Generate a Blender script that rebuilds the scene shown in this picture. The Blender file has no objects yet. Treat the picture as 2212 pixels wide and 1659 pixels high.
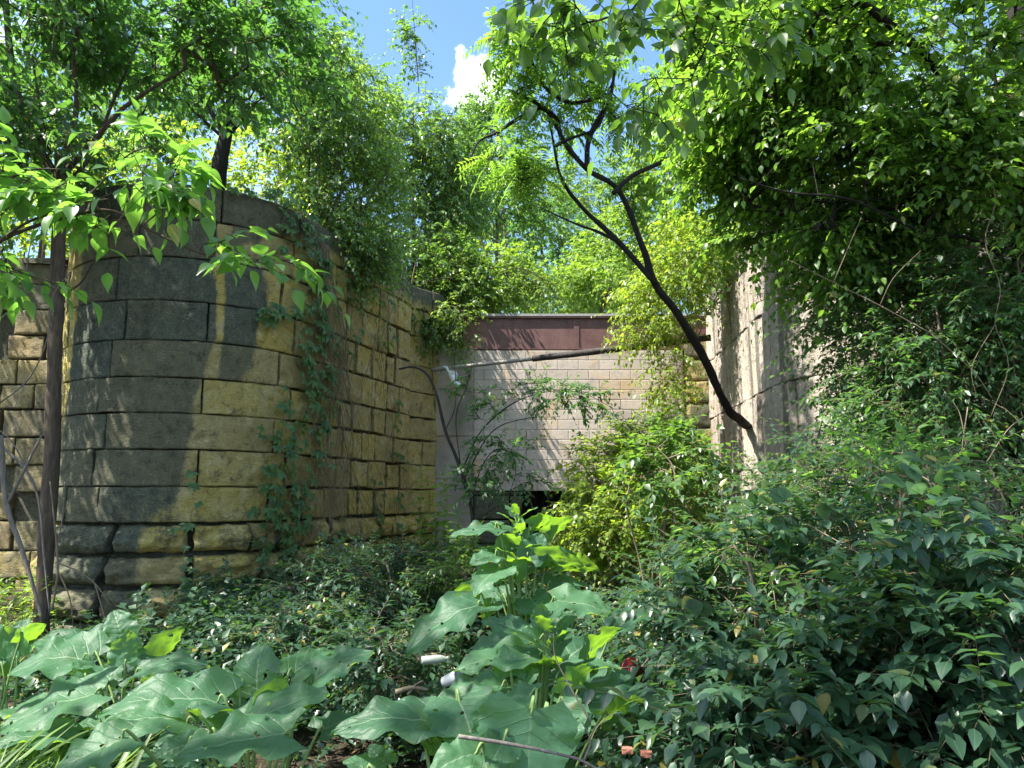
EXPOSURE = 1.85
import bpy, math, random
import numpy as np
from mathutils import Vector, Matrix
R = math.radians
sc = bpy.context.scene
COL = sc.collection
F = 745.0; PITCH = R(8.5); CAM = np.array([0.0, 0.0, 1.6])
CP, SP = math.cos(PITCH), math.sin(PITCH)
def ray(px, py):
    x = (px-512)/F; y = (384-py)/F
    return np.array([x, CP-y*SP, SP+y*CP])
def at(px, py, Y):
    d = ray(px, py); return CAM + d*(Y/d[1])
def V(s, y=None):          # a point measured on a 2212 px wide print
    return s*0.463
# ------------------------------------------------------------------ noise
def _h(ix, iy, iz, seed):
    n = (ix*374761393 + iy*668265263 + iz*1274126177 + seed*974634777) & 0xffffffff
    n = ((n ^ (n >> 13))*1274126177) & 0xffffffff
    return ((n ^ (n >> 16)) & 0xffff)/65535.0
def vnoise(p, seed=0):
    p = np.asarray(p, float); i = np.floor(p).astype(np.int64); f = p-i; f = f*f*(3-2*f)
    out = 0
    for dx in (0, 1):
        for dy in (0, 1):
            for dz in (0, 1):
                w = (f[:,0] if dx else 1-f[:,0])*(f[:,1] if dy else 1-f[:,1])*(f[:,2] if dz else 1-f[:,2])
                out = out + w*_h(i[:,0]+dx, i[:,1]+dy, i[:,2]+dz, seed)
    return out*2-1
def fbm(p, seed=0, o=3, g=.5):
    a = 1; s = 0; t = 0; p = np.asarray(p, float)
    for k in range(o):
        s = s + a*vnoise(p*2**k, seed+k*17); t += a; a *= g
    return s/t
def sstep(a, b, x):
    t = np.clip((x-a)/(b-a), 0, 1); return t*t*(3-2*t)
def norm(v): return v/np.maximum(np.linalg.norm(v, axis=-1, keepdims=True), 1e-9)
# ------------------------------------------------------------------ mesh buffer
class Buf:
    def __init__(s): s.v = []; s.f = []; s.a = []; s.n = 0
    def add(s, v, faces, a=None):
        v = np.asarray(v, float).reshape(-1, 3)
        for f in faces:
            f = np.asarray(f, np.int64)
            if f.size: s.f.append(f+s.n)
        s.v.append(v); s.a.append(np.zeros((len(v), 3)) if a is None else np.asarray(a, float).reshape(-1, 3)); s.n += len(v)
    def build(s, name, mat, parent=None, loc=None, smooth=True):
        me = bpy.data.meshes.new(name)
        v = np.concatenate(s.v) if s.v else np.zeros((0, 3))
        if loc is not None: v = v-np.asarray(loc)
        a = np.concatenate(s.a)
        me.vertices.add(len(v)); me.vertices.foreach_set('co', v.astype(np.float32).ravel())
        idx = np.concatenate([f.ravel() for f in s.f]); tot = np.concatenate([np.full(len(f), f.shape[1]) for f in s.f])
        st = np.concatenate([[0], np.cumsum(tot)[:-1]])
        me.loops.add(len(idx)); me.loops.foreach_set('vertex_index', idx.astype(np.int32))
        me.polygons.add(len(tot)); me.polygons.foreach_set('loop_start', st.astype(np.int32)); me.polygons.foreach_set('loop_total', tot.astype(np.int32))
        me.polygons.foreach_set('use_smooth', np.full(len(tot), smooth))
        at_ = me.attributes.new('lc', 'FLOAT_VECTOR', 'POINT'); at_.data.foreach_set('vector', a.astype(np.float32).ravel())
        me.update(calc_edges=True); me.validate()
        me.materials.append(mat)
        o = bpy.data.objects.new(name, me); COL.objects.link(o)
        if parent is not None: o.parent = parent
        elif loc is not None: o.location = loc
        return o
def tag(o, label=None, cat=None, group=None, kind=None):
    for k, v in (('label', label), ('category', cat), ('group', group), ('kind', kind)):
        if v: o[k] = v
    return o
def thing(name, loc, label, cat, group=None):
    o = bpy.data.objects.new(name, None); COL.objects.link(o); o.location = loc; o.empty_display_size = .1
    return tag(o, label, cat, group)
# ------------------------------------------------------------------ tubes
def frames(t):
    ref = np.where(np.abs(t[:, 2:3]) > .9, np.array([[1., 0, 0]]), np.array([[0., 0, 1]]))
    a = norm(np.cross(t, ref)); b = np.cross(t, a); return a, b
def prisms(buf, p0, p1, r0, r1, sides=4, rnd=None):
    n = len(p0)
    if not n: return
    t = norm(p1-p0); a, b = frames(t)
    ang = np.arange(sides)*2*math.pi/sides
    c = np.cos(ang)[None, :, None]; s = np.sin(ang)[None, :, None]
    ring = a[:, None]*c+b[:, None]*s
    v = np.concatenate([p0[:, None]+ring*r0[:, None, None], p1[:, None]+ring*r1[:, None, None]], 1)
    k = np.arange(sides); k2 = (k+1) % sides
    q = np.stack([k, k2, k2+sides, k+sides], 1)[None]+(np.arange(n)*2*sides)[:, None, None]
    z = np.zeros((n, 2*sides, 3)); z[..., 2] = (np.random.rand(n)[:, None] if rnd is None else rnd)
    buf.add(v, [q.reshape(-1, 4)], z)
def smooth_line(pts, per=6):
    p = np.asarray(pts, float); n = len(p)
    if n < 3: return p
    e = np.concatenate([[2*p[0]-p[1]], p, [2*p[-1]-p[-2]]]); out = []
    for i in range(n-1):
        a, b, c, d = e[i:i+4]
        for k in range(per):
            t = k/per
            out.append(.5*((2*b)+(-a+c)*t+(2*a-5*b+4*c-d)*t*t+(-a+3*b-3*c+d)*t**3))
    out.append(p[-1]); return np.array(out)
def tube(buf, pts, rad, sides=8, rough=0.0, seed=0, per=6, knots=0):
    p = np.asarray(pts, float); r = np.asarray(rad, float)*np.ones(len(p))
    q = smooth_line(np.concatenate([p, r[:, None]], 1), per)
    p = q[:, :3]; r = np.maximum(q[:, 3], .0008); n = len(p)
    t = np.gradient(p, axis=0); t = norm(t)
    a = np.zeros_like(p); x = np.array([1., 0, 0]) if abs(t[0, 0]) < .8 else np.array([0, 1., 0])
    for i in range(n):
        x = x-t[i]*(x@t[i]); x = x/np.linalg.norm(x); a[i] = x
    b = np.cross(t, a)
    ang = np.arange(sides)*2*math.pi/sides
    ring = a[:, None]*np.cos(ang)[None, :, None]+b[:, None]*np.sin(ang)[None, :, None]
    rr = r[:, None]*np.ones((1, sides))
    if rough:
        L = np.concatenate([[0], np.cumsum(np.linalg.norm(np.diff(p, axis=0), axis=1))])
        pp = np.stack([np.repeat(L[:, None]*4, sides, 1), np.cos(ang)[None]*2+0*rr, np.sin(ang)[None]*2+0*rr], -1).reshape(-1, 3)
        rr = rr*(1+rough*fbm(pp, seed, 3).reshape(n, sides)*1.6)
    v = p[:, None]+ring*rr[..., None]
    i = np.arange(n-1)[:, None]*sides; k = np.arange(sides)[None]; k2 = (k+1) % sides
    q4 = np.stack([i+k, i+k2, i+sides+k2, i+sides+k], -1).reshape(-1, 4)
    caps = [np.arange(sides)[::-1][None], (np.arange(sides)+(n-1)*sides)[None]]
    at_ = np.zeros((n, sides, 3)); at_[..., 2] = .5; at_[..., 0] = np.arange(n)[:, None]*.1
    buf.add(v, [q4]+caps, at_)
def box(buf, c, h, rot=None, a=(0, 0, .5)):
    s = np.array([[x, y, z] for x in (-1, 1) for y in (-1, 1) for z in (-1, 1)], float)*np.asarray(h)
    if rot is not None: s = s@np.array(rot).T
    f = [[0, 1, 3, 2], [4, 6, 7, 5], [0, 4, 5, 1], [2, 3, 7, 6], [0, 2, 6, 4], [1, 5, 7, 3]]
    buf.add(s+np.asarray(c), [f], np.tile(a, (8, 1)))
# ------------------------------------------------------------------ leaves
def leaf_tpl(lod, droop=.16, fold=.10):
    if lod == 0:
        v = [(0, 0), (.45, 1), (.45, -1), (1, 0)]; f3 = [(0, 2, 3), (0, 3, 1)]; f4 = []
    elif lod == 1:
        v = [(0, 0), (.42, 1), (.42, 0), (.42, -1), (1, 0)]; f3 = [(0, 2, 1), (0, 3, 2), (1, 2, 4), (2, 3, 4)]; f4 = []
    elif lod == 2:
        v = [(0, 0), (.2, .78), (.2, 0), (.2, -.78), (.48, 1), (.48, 0), (.48, -1), (.78, .5), (.78, 0), (.78, -.5), (1, 0)]
        f3 = [(0, 2, 1), (0, 3, 2), (7, 8, 10), (8, 9, 10)]
        f4 = [(1, 2, 5, 4), (2, 3, 6, 5), (4, 5, 8, 7), (5, 6, 9, 8)]
    else:
        st = [(.10, .50), (.22, .88), (.38, 1.0), (.55, .86), (.72, .52), (.86, .22)]
        v = [(0, 0)]; f3 = []; f4 = []
        for t, w in st: v += [(t, w), (t, w*.5), (t, 0), (t, -w*.5), (t, -w)]
        v.append((1, 0)); n = len(st)
        for k in range(4): f3.append((0, 2+k, 1+k)); f3.append((1+5*(n-1)+k, 2+5*(n-1)+k, len(v)-1))
        for i in range(n-1):
            for k in range(4): a = 1+5*i+k; f4.append((a, a+1, a+6, a+5))
    v = np.array(v, float)
    z = fold*np.abs(v[:, 1])-droop*v[:, 0]**2
    return v, z, np.array(f3, np.int64).reshape(-1, 3), np.array(f4, np.int64).reshape(-1, 4)
def leaves(buf, pos, d, nrm, size, wr=.28, lod=1, droop=.16, fold=.08, rnd=None):
    n = len(pos)
    if not n: return
    v, z, f3, f4 = leaf_tpl(lod, droop, fold)
    d = norm(d); nrm = norm(nrm-d*np.sum(nrm*d, 1, keepdims=True)); s = np.cross(nrm, d)
    size = np.asarray(size)*np.ones(n); wr = wr*(1+.15*np.random.randn(n)).clip(.6, 1.5)
    dr = np.random.uniform(.3, 1.8, n)
    zz = fold*np.abs(v[:, 1])[None]-droop*dr[:, None]*(v[:, 0]**2)[None]
    P = pos[:, None]+size[:, None, None]*(d[:, None]*v[None, :, 0:1]+s[:, None]*(v[None, :, 1:2]*wr[:, None, None])+nrm[:, None]*zz[..., None])
    k = len(v); off = (np.arange(n)*k)[:, None, None]
    rnd = np.random.rand(n) if rnd is None else rnd
    a = np.zeros((n, k, 3)); a[..., 0] = v[:, 0]; a[..., 1] = v[:, 1]; a[..., 2] = rnd[:, None]
    fs = []
    if len(f3): fs.append((f3[None]+off).reshape(-1, 3))
    if len(f4): fs.append((f4[None]+off).reshape(-1, 4))
    buf.add(P, fs, a)
UPZ = np.array([0, 0, 1.])
def twig_sprays(lb, wb, tp, td, k=3, L=.5, pairs=6, droop=.35, spread=.6, size=.07, wr=.28, lod=1, hang=.25, jit=.35, up=.1, lift=None, twig_r=.003, drp=.16):
    """leafy twigs: k from each tip, each with opposite pairs of leaves in one plane and a leaf at its end"""
    M = len(tp)
    if not M: return
    p = np.repeat(tp, k, 0); d = np.repeat(norm(td), k, 0)+np.random.randn(M*k, 3)*spread
    d[:, 2] = d[:, 2]*.75+up; d = norm(d)
    n = len(p); Ls = L*np.random.uniform(.5, 1.25, n); dr = droop*np.random.uniform(.4, 1.5, n)
    pos_at = lambda t: p+(Ls*t)[:, None]*d-((Ls*dr*t*t)[:, None])*UPZ
    tan_at = lambda t: norm(d-(2*dr*t)[:, None]*UPZ)
    if wb is not None:
        t0 = np.zeros(n)
        for a, b in ((0, .5), (.5, 1.)):
            prisms(wb, pos_at(a+t0), pos_at(b+t0), np.full(n, twig_r*(1.2-a)), np.full(n, twig_r*(1.2-b)), 3)
    roll = np.random.randn(n)*.35
    for j in range(pairs+1):
        last = j == pairs
        for sd in ((1, -1) if not last else (0,)):
            keep = np.random.rand(n) < (.93 if not last else 1)
            t = np.clip((j+.8)/(pairs+.8)+np.random.uniform(-.04, .04, n), 0, 1) if not last else np.ones(n)
            P = pos_at(t); T = tan_at(t)
            S = norm(np.cross(T, UPZ+np.random.randn(n, 3)*.12)); N0 = np.cross(S, T)
            S = S*np.cos(roll)[:, None]+N0*np.sin(roll)[:, None]
            D = norm(T*np.random.uniform(.45, .95, n)[:, None]+S*sd*.85-UPZ*hang*np.random.uniform(.2, 1.6, n)[:, None]+np.random.randn(n, 3)*.16)
            N = UPZ+np.random.randn(n, 3)*jit+N0*.2
            sz = size*np.random.uniform(.55, 1.2, n)*(1-.35*max(0, t.mean()-.7))
            m = keep
            leaves(lb, P[m], D[m], N[m], sz[m], wr, lod, droop=drp)
# ------------------------------------------------------------------ branching
def skeleton(trunks, targets, rng, step=.45, sag=.12, pull=.0):
    """joins every target point to the nearest point of the wood grown so far"""
    nodes = []; par = []
    for poly in trunks:
        q = smooth_line(np.asarray(poly, float)[:, :3], 4)
        for i, p in enumerate(q):
            nodes.append(p); par.append(-1)
    nt = len(nodes); N = np.array(nodes)
    order = np.argsort([np.min(np.linalg.norm(N-t, axis=1)) for t in targets]) if len(targets) else []
    arr = np.zeros((nt+len(targets)*8+8, 3)); arr[:nt] = N; cnt = nt; tips = []; tdir = []
    for o in order:
        t = targets[o]
        dv = arr[:cnt]-t; dd = np.linalg.norm(dv, axis=1)+pull*np.maximum(0, dv[:, 2])
        i = int(np.argmin(dd)); a = arr[i]; L = np.linalg.norm(t-a); k = max(1, min(6, int(L/step)))
        prev = i; perp = rng.normal(size=3)*.10*L
        for s in range(1, k+1):
            u = s/k; p = a*(1-u)+t*u+(perp+np.array([0, 0, sag*L]))*math.sin(u*math.pi)*.8
            arr[cnt] = p; par.append(prev); prev = cnt; cnt += 1
        tips.append(arr[prev].copy()); tdir.append(arr[prev]-arr[par[prev]] if par[prev] >= 0 else np.array([0, 0, 1.]))
    return arr[:cnt], np.array(par), nt, np.array(tips).reshape(-1, 3), np.array(tdir).reshape(-1, 3)
def in_ell(rng, c, r, n, hollow=.0):
    out = []
    while len(out) < n:
        q = rng.uniform(-1, 1, 3); l = np.linalg.norm(q)
        if hollow < l < 1: out.append(np.asarray(c)+q*np.asarray(r))
    return out
def E(px, py, Y, rx, ry, rd, n):
    c = at(px, py, Y); return (c, (rx*Y/F, rd, ry*Y/F), n)
def plant(name, label, cat, group, trunks, crowns, leafmat, bark, seed=0, size=.07, wr=.28, lod=1, k=3, L=.45, pairs=5, droop=.35, spread=.6,
          hang=.25, jit=.35, up=.1, twigs=True, r_tip=.004, r_max=.05, sides=8, rough=.12, wood='trunk', leafy='crown', sag=.12, fn=None, clump=0.0, pull=0.0, step=.45, twig_r=.003, drp=.16, base=None):
    """a tree or shrub: an Empty at its foot with its wood and its leaves as children"""
    rng = np.random.default_rng(seed); np.random.seed(seed)
    base = np.asarray(trunks[0][0][:3], float) if base is None else np.asarray(base)
    root = thing(name, base, label, cat, group)
    wb, lb = Buf(), Buf()
    tg = []
    for c, r, n in crowns: tg += in_ell(rng, c, r, n)
    tg = np.array(tg).reshape(-1, 3)
    if clump and len(tg):
        q = fbm(tg*clump, seed+5, 2); tg = tg[q > np.quantile(q, .38)]
    for poly in trunks:
        P = np.asarray(poly, float)
        tube(wb, P[:, :3], P[:, 3], sides, rough, seed)
    N, par, nt, tips, td = skeleton(trunks, tg, rng, sag=sag, pull=pull, step=step)
    n = len(N); c = np.zeros(n); ch = np.zeros(n, int)
    for i in range(n-1, nt-1, -1):
        if ch[i] == 0: c[i] = 1
        if par[i] >= 0: c[par[i]] += c[i]; ch[par[i]] += 1
    idx = np.arange(nt, n)
    if len(idx):
        rr = np.minimum(r_tip*c**.5, r_max); pr = par[idx]
        r0 = np.where(pr < nt, rr[idx]*1.05, np.minimum(rr[pr], rr[idx]*1.25))
        prisms(wb, N[pr], N[idx], r0, rr[idx], 5)
    cen = np.mean([c_[0] for c_ in crowns], axis=0) if crowns else base
    if len(tips):
        out = norm(td)+.5*norm(tips-cen)
        if fn is not None: fn(lb, wb, tips, out)
        else: twig_sprays(lb, wb if twigs else None, tips, out, k, L, pairs, droop, spread, size, wr, lod, hang, jit, up, twig_r=twig_r, drp=drp)
    wb.build(wood, bark, root, base)
    if lb.n: lb.build(leafy, leafmat, root, base)
    return root
# ------------------------------------------------------------------ materials
def mat(name):
    m = bpy.data.materials.new(name); m.use_nodes = True; nt = m.node_tree
    for n in list(nt.nodes):
        if n.type != 'OUTPUT_MATERIAL': nt.nodes.remove(n)
    return m, nt, nt.nodes['Material Output']
def nd(nt, typ, ins=None, **kw):
    n = nt.nodes.new(typ)
    for k, v in kw.items(): setattr(n, k, v)
    for k, v in (ins or {}).items():
        s = n.inputs[k]
        if isinstance(v, bpy.types.NodeSocket): nt.links.new(v, s)
        else: s.default_value = v
    return n
def mixc(nt, fac, a, b, typ='MIX'):
    n = nt.nodes.new('ShaderNodeMix'); n.data_type = 'RGBA'; n.blend_type = typ
    for s, v in ((n.inputs[0], fac), (n.inputs[6], a), (n.inputs[7], b)):
        if isinstance(v, bpy.types.NodeSocket): nt.links.new(v, s)
        elif isinstance(v, (int, float)): s.default_value = v
        else: s.default_value = (*v, 1) if len(v) == 3 else v
    return n.outputs[2]
def ramp(nt, fac, stops):
    n = nt.nodes.new('ShaderNodeValToRGB'); e = n.color_ramp.elements
    while len(e) < len(stops): e.new(.5)
    for el, (p, c) in zip(e, stops):
        el.position = p; el.color = (c, c, c, 1) if isinstance(c, (int, float)) else (*c, 1)
    nt.links.new(fac, n.inputs[0]); return n.outputs[0]
def math_(nt, op, a, b=0.0, c=0.0):
    n = nt.nodes.new('ShaderNodeMath'); n.operation = op
    for s, v in zip(n.inputs, (a, b, c)):
        if isinstance(v, bpy.types.NodeSocket): nt.links.new(v, s)
        else: s.default_value = v
    return n.outputs[0]
def attr(nt): 
    a = nd(nt, 'ShaderNodeAttribute', attribute_name='lc'); s = nd(nt, 'ShaderNodeSeparateXYZ', {0: a.outputs['Vector']})
    return s.outputs[0], s.outputs[1], s.outputs[2]
def noise(nt, scale, detail=4, rough=.6, vec=None, dist=0):
    n = nd(nt, 'ShaderNodeTexNoise', {'Scale': scale, 'Detail': detail, 'Roughness': rough, 'Distortion': dist})
    if vec is not None: nt.links.new(vec, n.inputs['Vector'])
    return n.outputs['Fac']
def coords(nt, scale=(1, 1, 1), kind='Object'):
    t = nd(nt, 'ShaderNodeTexCoord'); m = nd(nt, 'ShaderNodeMapping', {'Vector': t.outputs[kind], 'Scale': scale}); return m.outputs[0]
def leaf_mat(name, top, trans, tf=.45, rough=.42, spec=.5, pale=(.16, .2, .12), vary=.5, spots=0, veins=False, under=.35):
    m, nt, out = mat(name); x, y, z = attr(nt)
    dark = tuple(c*(1-vary*.6) for c in top); lite = (top[0]*(1+vary*.9)+.006*vary, top[1]*(1+vary*.7), top[2]*(1+vary*.3))
    col = ramp(nt, z, [(0, dark), (.5, top), (.965, lite), (.985, (.20, .17, .035) if vary >= .45 else lite)])
    tcol = ramp(nt, z, [(0, tuple(c*(1-vary*.35) for c in trans)), (.6, trans), (1, (trans[0]*(1+vary*.5), trans[1]*(1+vary*.2), trans[2]))])
    ay = math_(nt, 'ABSOLUTE', y)
    rib = ramp(nt, ay, [(0, 1), (.035 if veins else .09, 0)])
    bump_h = None
    if veins:
        w = math_(nt, 'ADD', math_(nt, 'SUBTRACT', x, math_(nt, 'MULTIPLY', ay, .34)), math_(nt, 'MULTIPLY', noise(nt, 5, 3, .6, coords(nt)), .10))
        wv = math_(nt, 'ABSOLUTE', math_(nt, 'SINE', math_(nt, 'MULTIPLY', w, 19)))
        vein = ramp(nt, wv, [(0, 1), (.09, 0)])
        allv = math_(nt, 'MAXIMUM', rib, math_(nt, 'MULTIPLY', vein, .55))
        nz = noise(nt, 55, 3, .6, coords(nt))
        col = mixc(nt, ramp(nt, noise(nt, 9, 4, .6, coords(nt)), [(.35, 0), (.7, .5)]), col, tuple(c*1.5 for c in top))
        col = mixc(nt, math_(nt, 'MULTIPLY', allv, .85), col, pale)
        sp = ramp(nt, noise(nt, 60, 2, .5, coords(nt, (1, 1.0, 1))), [(.70, 0), (.76, 1)])
        col = mixc(nt, math_(nt, 'MULTIPLY', sp, .55), col, (.42, .46, .44))
        br = ramp(nt, noise(nt, 7, 5, .7, coords(nt)), [(.63, 0), (.68, .85)]); col = mixc(nt, math_(nt, 'MULTIPLY', br, ramp(nt, ay, [(.4, .15), (.95, 1)])), col, (.14, .10, .04))
        bump_h = math_(nt, 'ADD', math_(nt, 'MULTIPLY', nz, .45), math_(nt, 'MULTIPLY', math_(nt, 'MINIMUM', wv, .25), .9))
        tcol = mixc(nt, math_(nt, 'MULTIPLY', allv, .4), tcol, (.55, .6, .2))
    else:
        col = mixc(nt, math_(nt, 'MULTIPLY', rib, .35), col, pale)
    geo = nd(nt, 'ShaderNodeNewGeometry')
    col2 = mixc(nt, math_(nt, 'MULTIPLY', geo.outputs['Backfacing'], under), col, tuple(min(1, c*1.7+.02) for c in top))
    p = nd(nt, 'ShaderNodeBsdfPrincipled', {'Base Color': col2, 'Roughness': rough, 'Specular IOR Level': spec})
    if bump_h is not None:
        b = nd(nt, 'ShaderNodeBump', {'Strength': .8, 'Distance': .008, 'Height': bump_h}); nt.links.new(b.outputs[0], p.inputs['Normal'])
    t = nd(nt, 'ShaderNodeBsdfTranslucent', {'Color': tcol})
    mx = nd(nt, 'ShaderNodeMixShader', {0: tf, 1: p.outputs[0], 2: t.outputs[0]}); nt.links.new(mx.outputs[0], out.inputs[0])
    return m
def bark_mat(name, a, b, scale=30, stretch=.15, rough=.9, bump=.6):
    m, nt, out = mat(name); c = coords(nt, (1, 1, stretch))
    n = noise(nt, scale, 5, .65, c); n2 = noise(nt, 5, 3, .6, coords(nt))
    col = mixc(nt, ramp(nt, n, [(.3, 0), (.7, 1)]), a, b); col = mixc(nt, math_(nt, 'MULTIPLY', n2, .5), col, tuple(x*.55 for x in a))
    bp = nd(nt, 'ShaderNodeBump', {'Strength': bump, 'Distance': .012, 'Height': n})
    p = nd(nt, 'ShaderNodeBsdfPrincipled', {'Base Color': col, 'Roughness': rough, 'Normal': bp.outputs[0], 'Specular IOR Level': .25}); nt.links.new(p.outputs[0], out.inputs[0])
    return m
def plain(name, col, rough=.6, var=.25, scale=12, metal=0, bump=.2, spec=.4):
    m, nt, out = mat(name); n = noise(nt, scale, 4, .65, coords(nt))
    c = mixc(nt, n, tuple(x*(1-var) for x in col), tuple(min(1, x*(1+var)) for x in col))
    bp = nd(nt, 'ShaderNodeBump', {'Strength': bump, 'Distance': .005, 'Height': n})
    p = nd(nt, 'ShaderNodeBsdfPrincipled', {'Base Color': c, 'Roughness': rough, 'Metallic': metal, 'Normal': bp.outputs[0], 'Specular IOR Level': spec}); nt.links.new(p.outputs[0], out.inputs[0])
    return m
# ================================================================== camera, light, sky
cam = bpy.data.cameras.new('camera'); co = bpy.data.objects.new('camera', cam); COL.objects.link(co)
co.location = CAM; co.rotation_euler = (R(90)+PITCH, 0, 0); cam.sensor_width = 36; cam.lens = 36*F/1024; cam.clip_start = .05; cam.clip_end = 2000
sc.camera = co
SUN = norm(np.array([-.52, -.19, .85]))
sl = bpy.data.lights.new('sun', 'SUN'); sl.energy = 5.0; sl.angle = R(.53); sl.color = (1, .95, .86)
so = bpy.data.objects.new('sun', sl); COL.objects.link(so); so.rotation_euler = Vector(-SUN).to_track_quat('-Z', 'Y').to_euler()
w = bpy.data.worlds.new('World'); sc.world = w; w.use_nodes = True; nt = w.node_tree
bg = nt.nodes['Background']
sky = nd(nt, 'ShaderNodeTexSky', sky_type='NISHITA', sun_disc=False, sun_elevation=math.asin(SUN[2]), sun_rotation=math.atan2(SUN[0], SUN[1]), air_density=1.0, dust_density=.6, ozone_density=1.4)
tc = nd(nt, 'ShaderNodeTexCoord')
cd = norm(ray(474, 84))
dist = nd(nt, 'ShaderNodeVectorMath', {0: tc.outputs['Generated'], 1: tuple(cd)}, operation='DISTANCE')
cn = noise(nt, 9, 6, .6, tc.outputs['Generated'])
cm = math_(nt, 'ADD', dist.outputs['Value'], math_(nt, 'MULTIPLY', math_(nt, 'SUBTRACT', cn, .5), -.22))
cf = ramp(nt, cm, [(.0, .9), (.024, 0)])
c2 = ramp(nt, noise(nt, 2.2, 6, .62, tc.outputs['Generated']), [(.52, 0), (.68, .8)])
cl = math_(nt, 'MAXIMUM', cf, math_(nt, 'MULTIPLY', c2, ramp(nt, dist.outputs['Value'], [(.25, 0), (.55, 1)])))
skc = mixc(nt, math_(nt, 'MULTIPLY', cl, .9), nd(nt, 'ShaderNodeHueSaturation', {'Saturation': 1.12, 'Color': sky.outputs[0]}).outputs[0], (14, 14.6, 15.2))
nt.links.new(skc, bg.inputs[0]); bg.inputs[1].default_value = .105
sc.view_settings.view_transform = 'Standard'; sc.view_settings.look = 'None'; sc.view_settings.gamma = 1; sc.view_settings.exposure = EXPOSURE
cy = sc.cycles
cy.max_bounces = 8; cy.diffuse_bounces = 4; cy.transmission_bounces = 4; cy.glossy_bounces = 2; cy.transparent_max_bounces = 4
cy.use_denoising = True; cy.denoiser = 'OPENIMAGEDENOISE'; cy.denoising_input_passes = 'RGB_ALBEDO_NORMAL'; cy.denoising_prefilter = 'ACCURATE'
cy.sample_clamp_indirect = 6; cy.caustics_reflective = False; cy.caustics_refractive = False
# ================================================================== stone walls
C0 = np.array([-4.51, 10.57]); R0 = 1.7
TD = norm(np.array([.31, .95])); ND = np.array([TD[1], -TD[0]]); PH0 = math.atan2(ND[1], ND[0])
def path_left(u):
    u = np.asarray(u, float); ph = PH0+np.minimum(u, 0)/R0
    P = np.stack([C0[0]+R0*np.cos(ph), C0[1]+R0*np.sin(ph)], -1)+np.maximum(u, 0)[..., None]*TD
    N = np.stack([np.cos(ph), np.sin(ph)], -1)
    rec = sstep(3.42, 3.46, u)*.10-.34*np.maximum(0, u-3.46)
    return P-N*rec[..., None], N
_us = np.linspace(-5.6, 3, 1500); _pp, _nn = path_left(_us)
def px_of(P, z):
    d = np.stack([P[:, 0], P[:, 1], np.full(len(P), z-1.6)], -1)
    f = d[:, 1]*CP+d[:, 2]*SP; return 512+F*d[:, 0]/f, 384-F*(-d[:, 1]*SP+d[:, 2]*CP)/f
def u_at(px, py, z):
    vis = np.sum(_nn*_pp, 1) < 0
    x, _ = px_of(_pp, z); x = np.where(vis, x, 1e6); return _us[np.argmin(np.abs(x-px))]
def hit_z(px, py):
    d = ray(px, py); h = np.hypot(d[0], d[1]); e = d[:2]/h
    b = -(C0@e); c = C0@C0-R0**2; t = -b-math.sqrt(max(0, b*b-c)); return 1.6+d[2]*t/h
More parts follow.
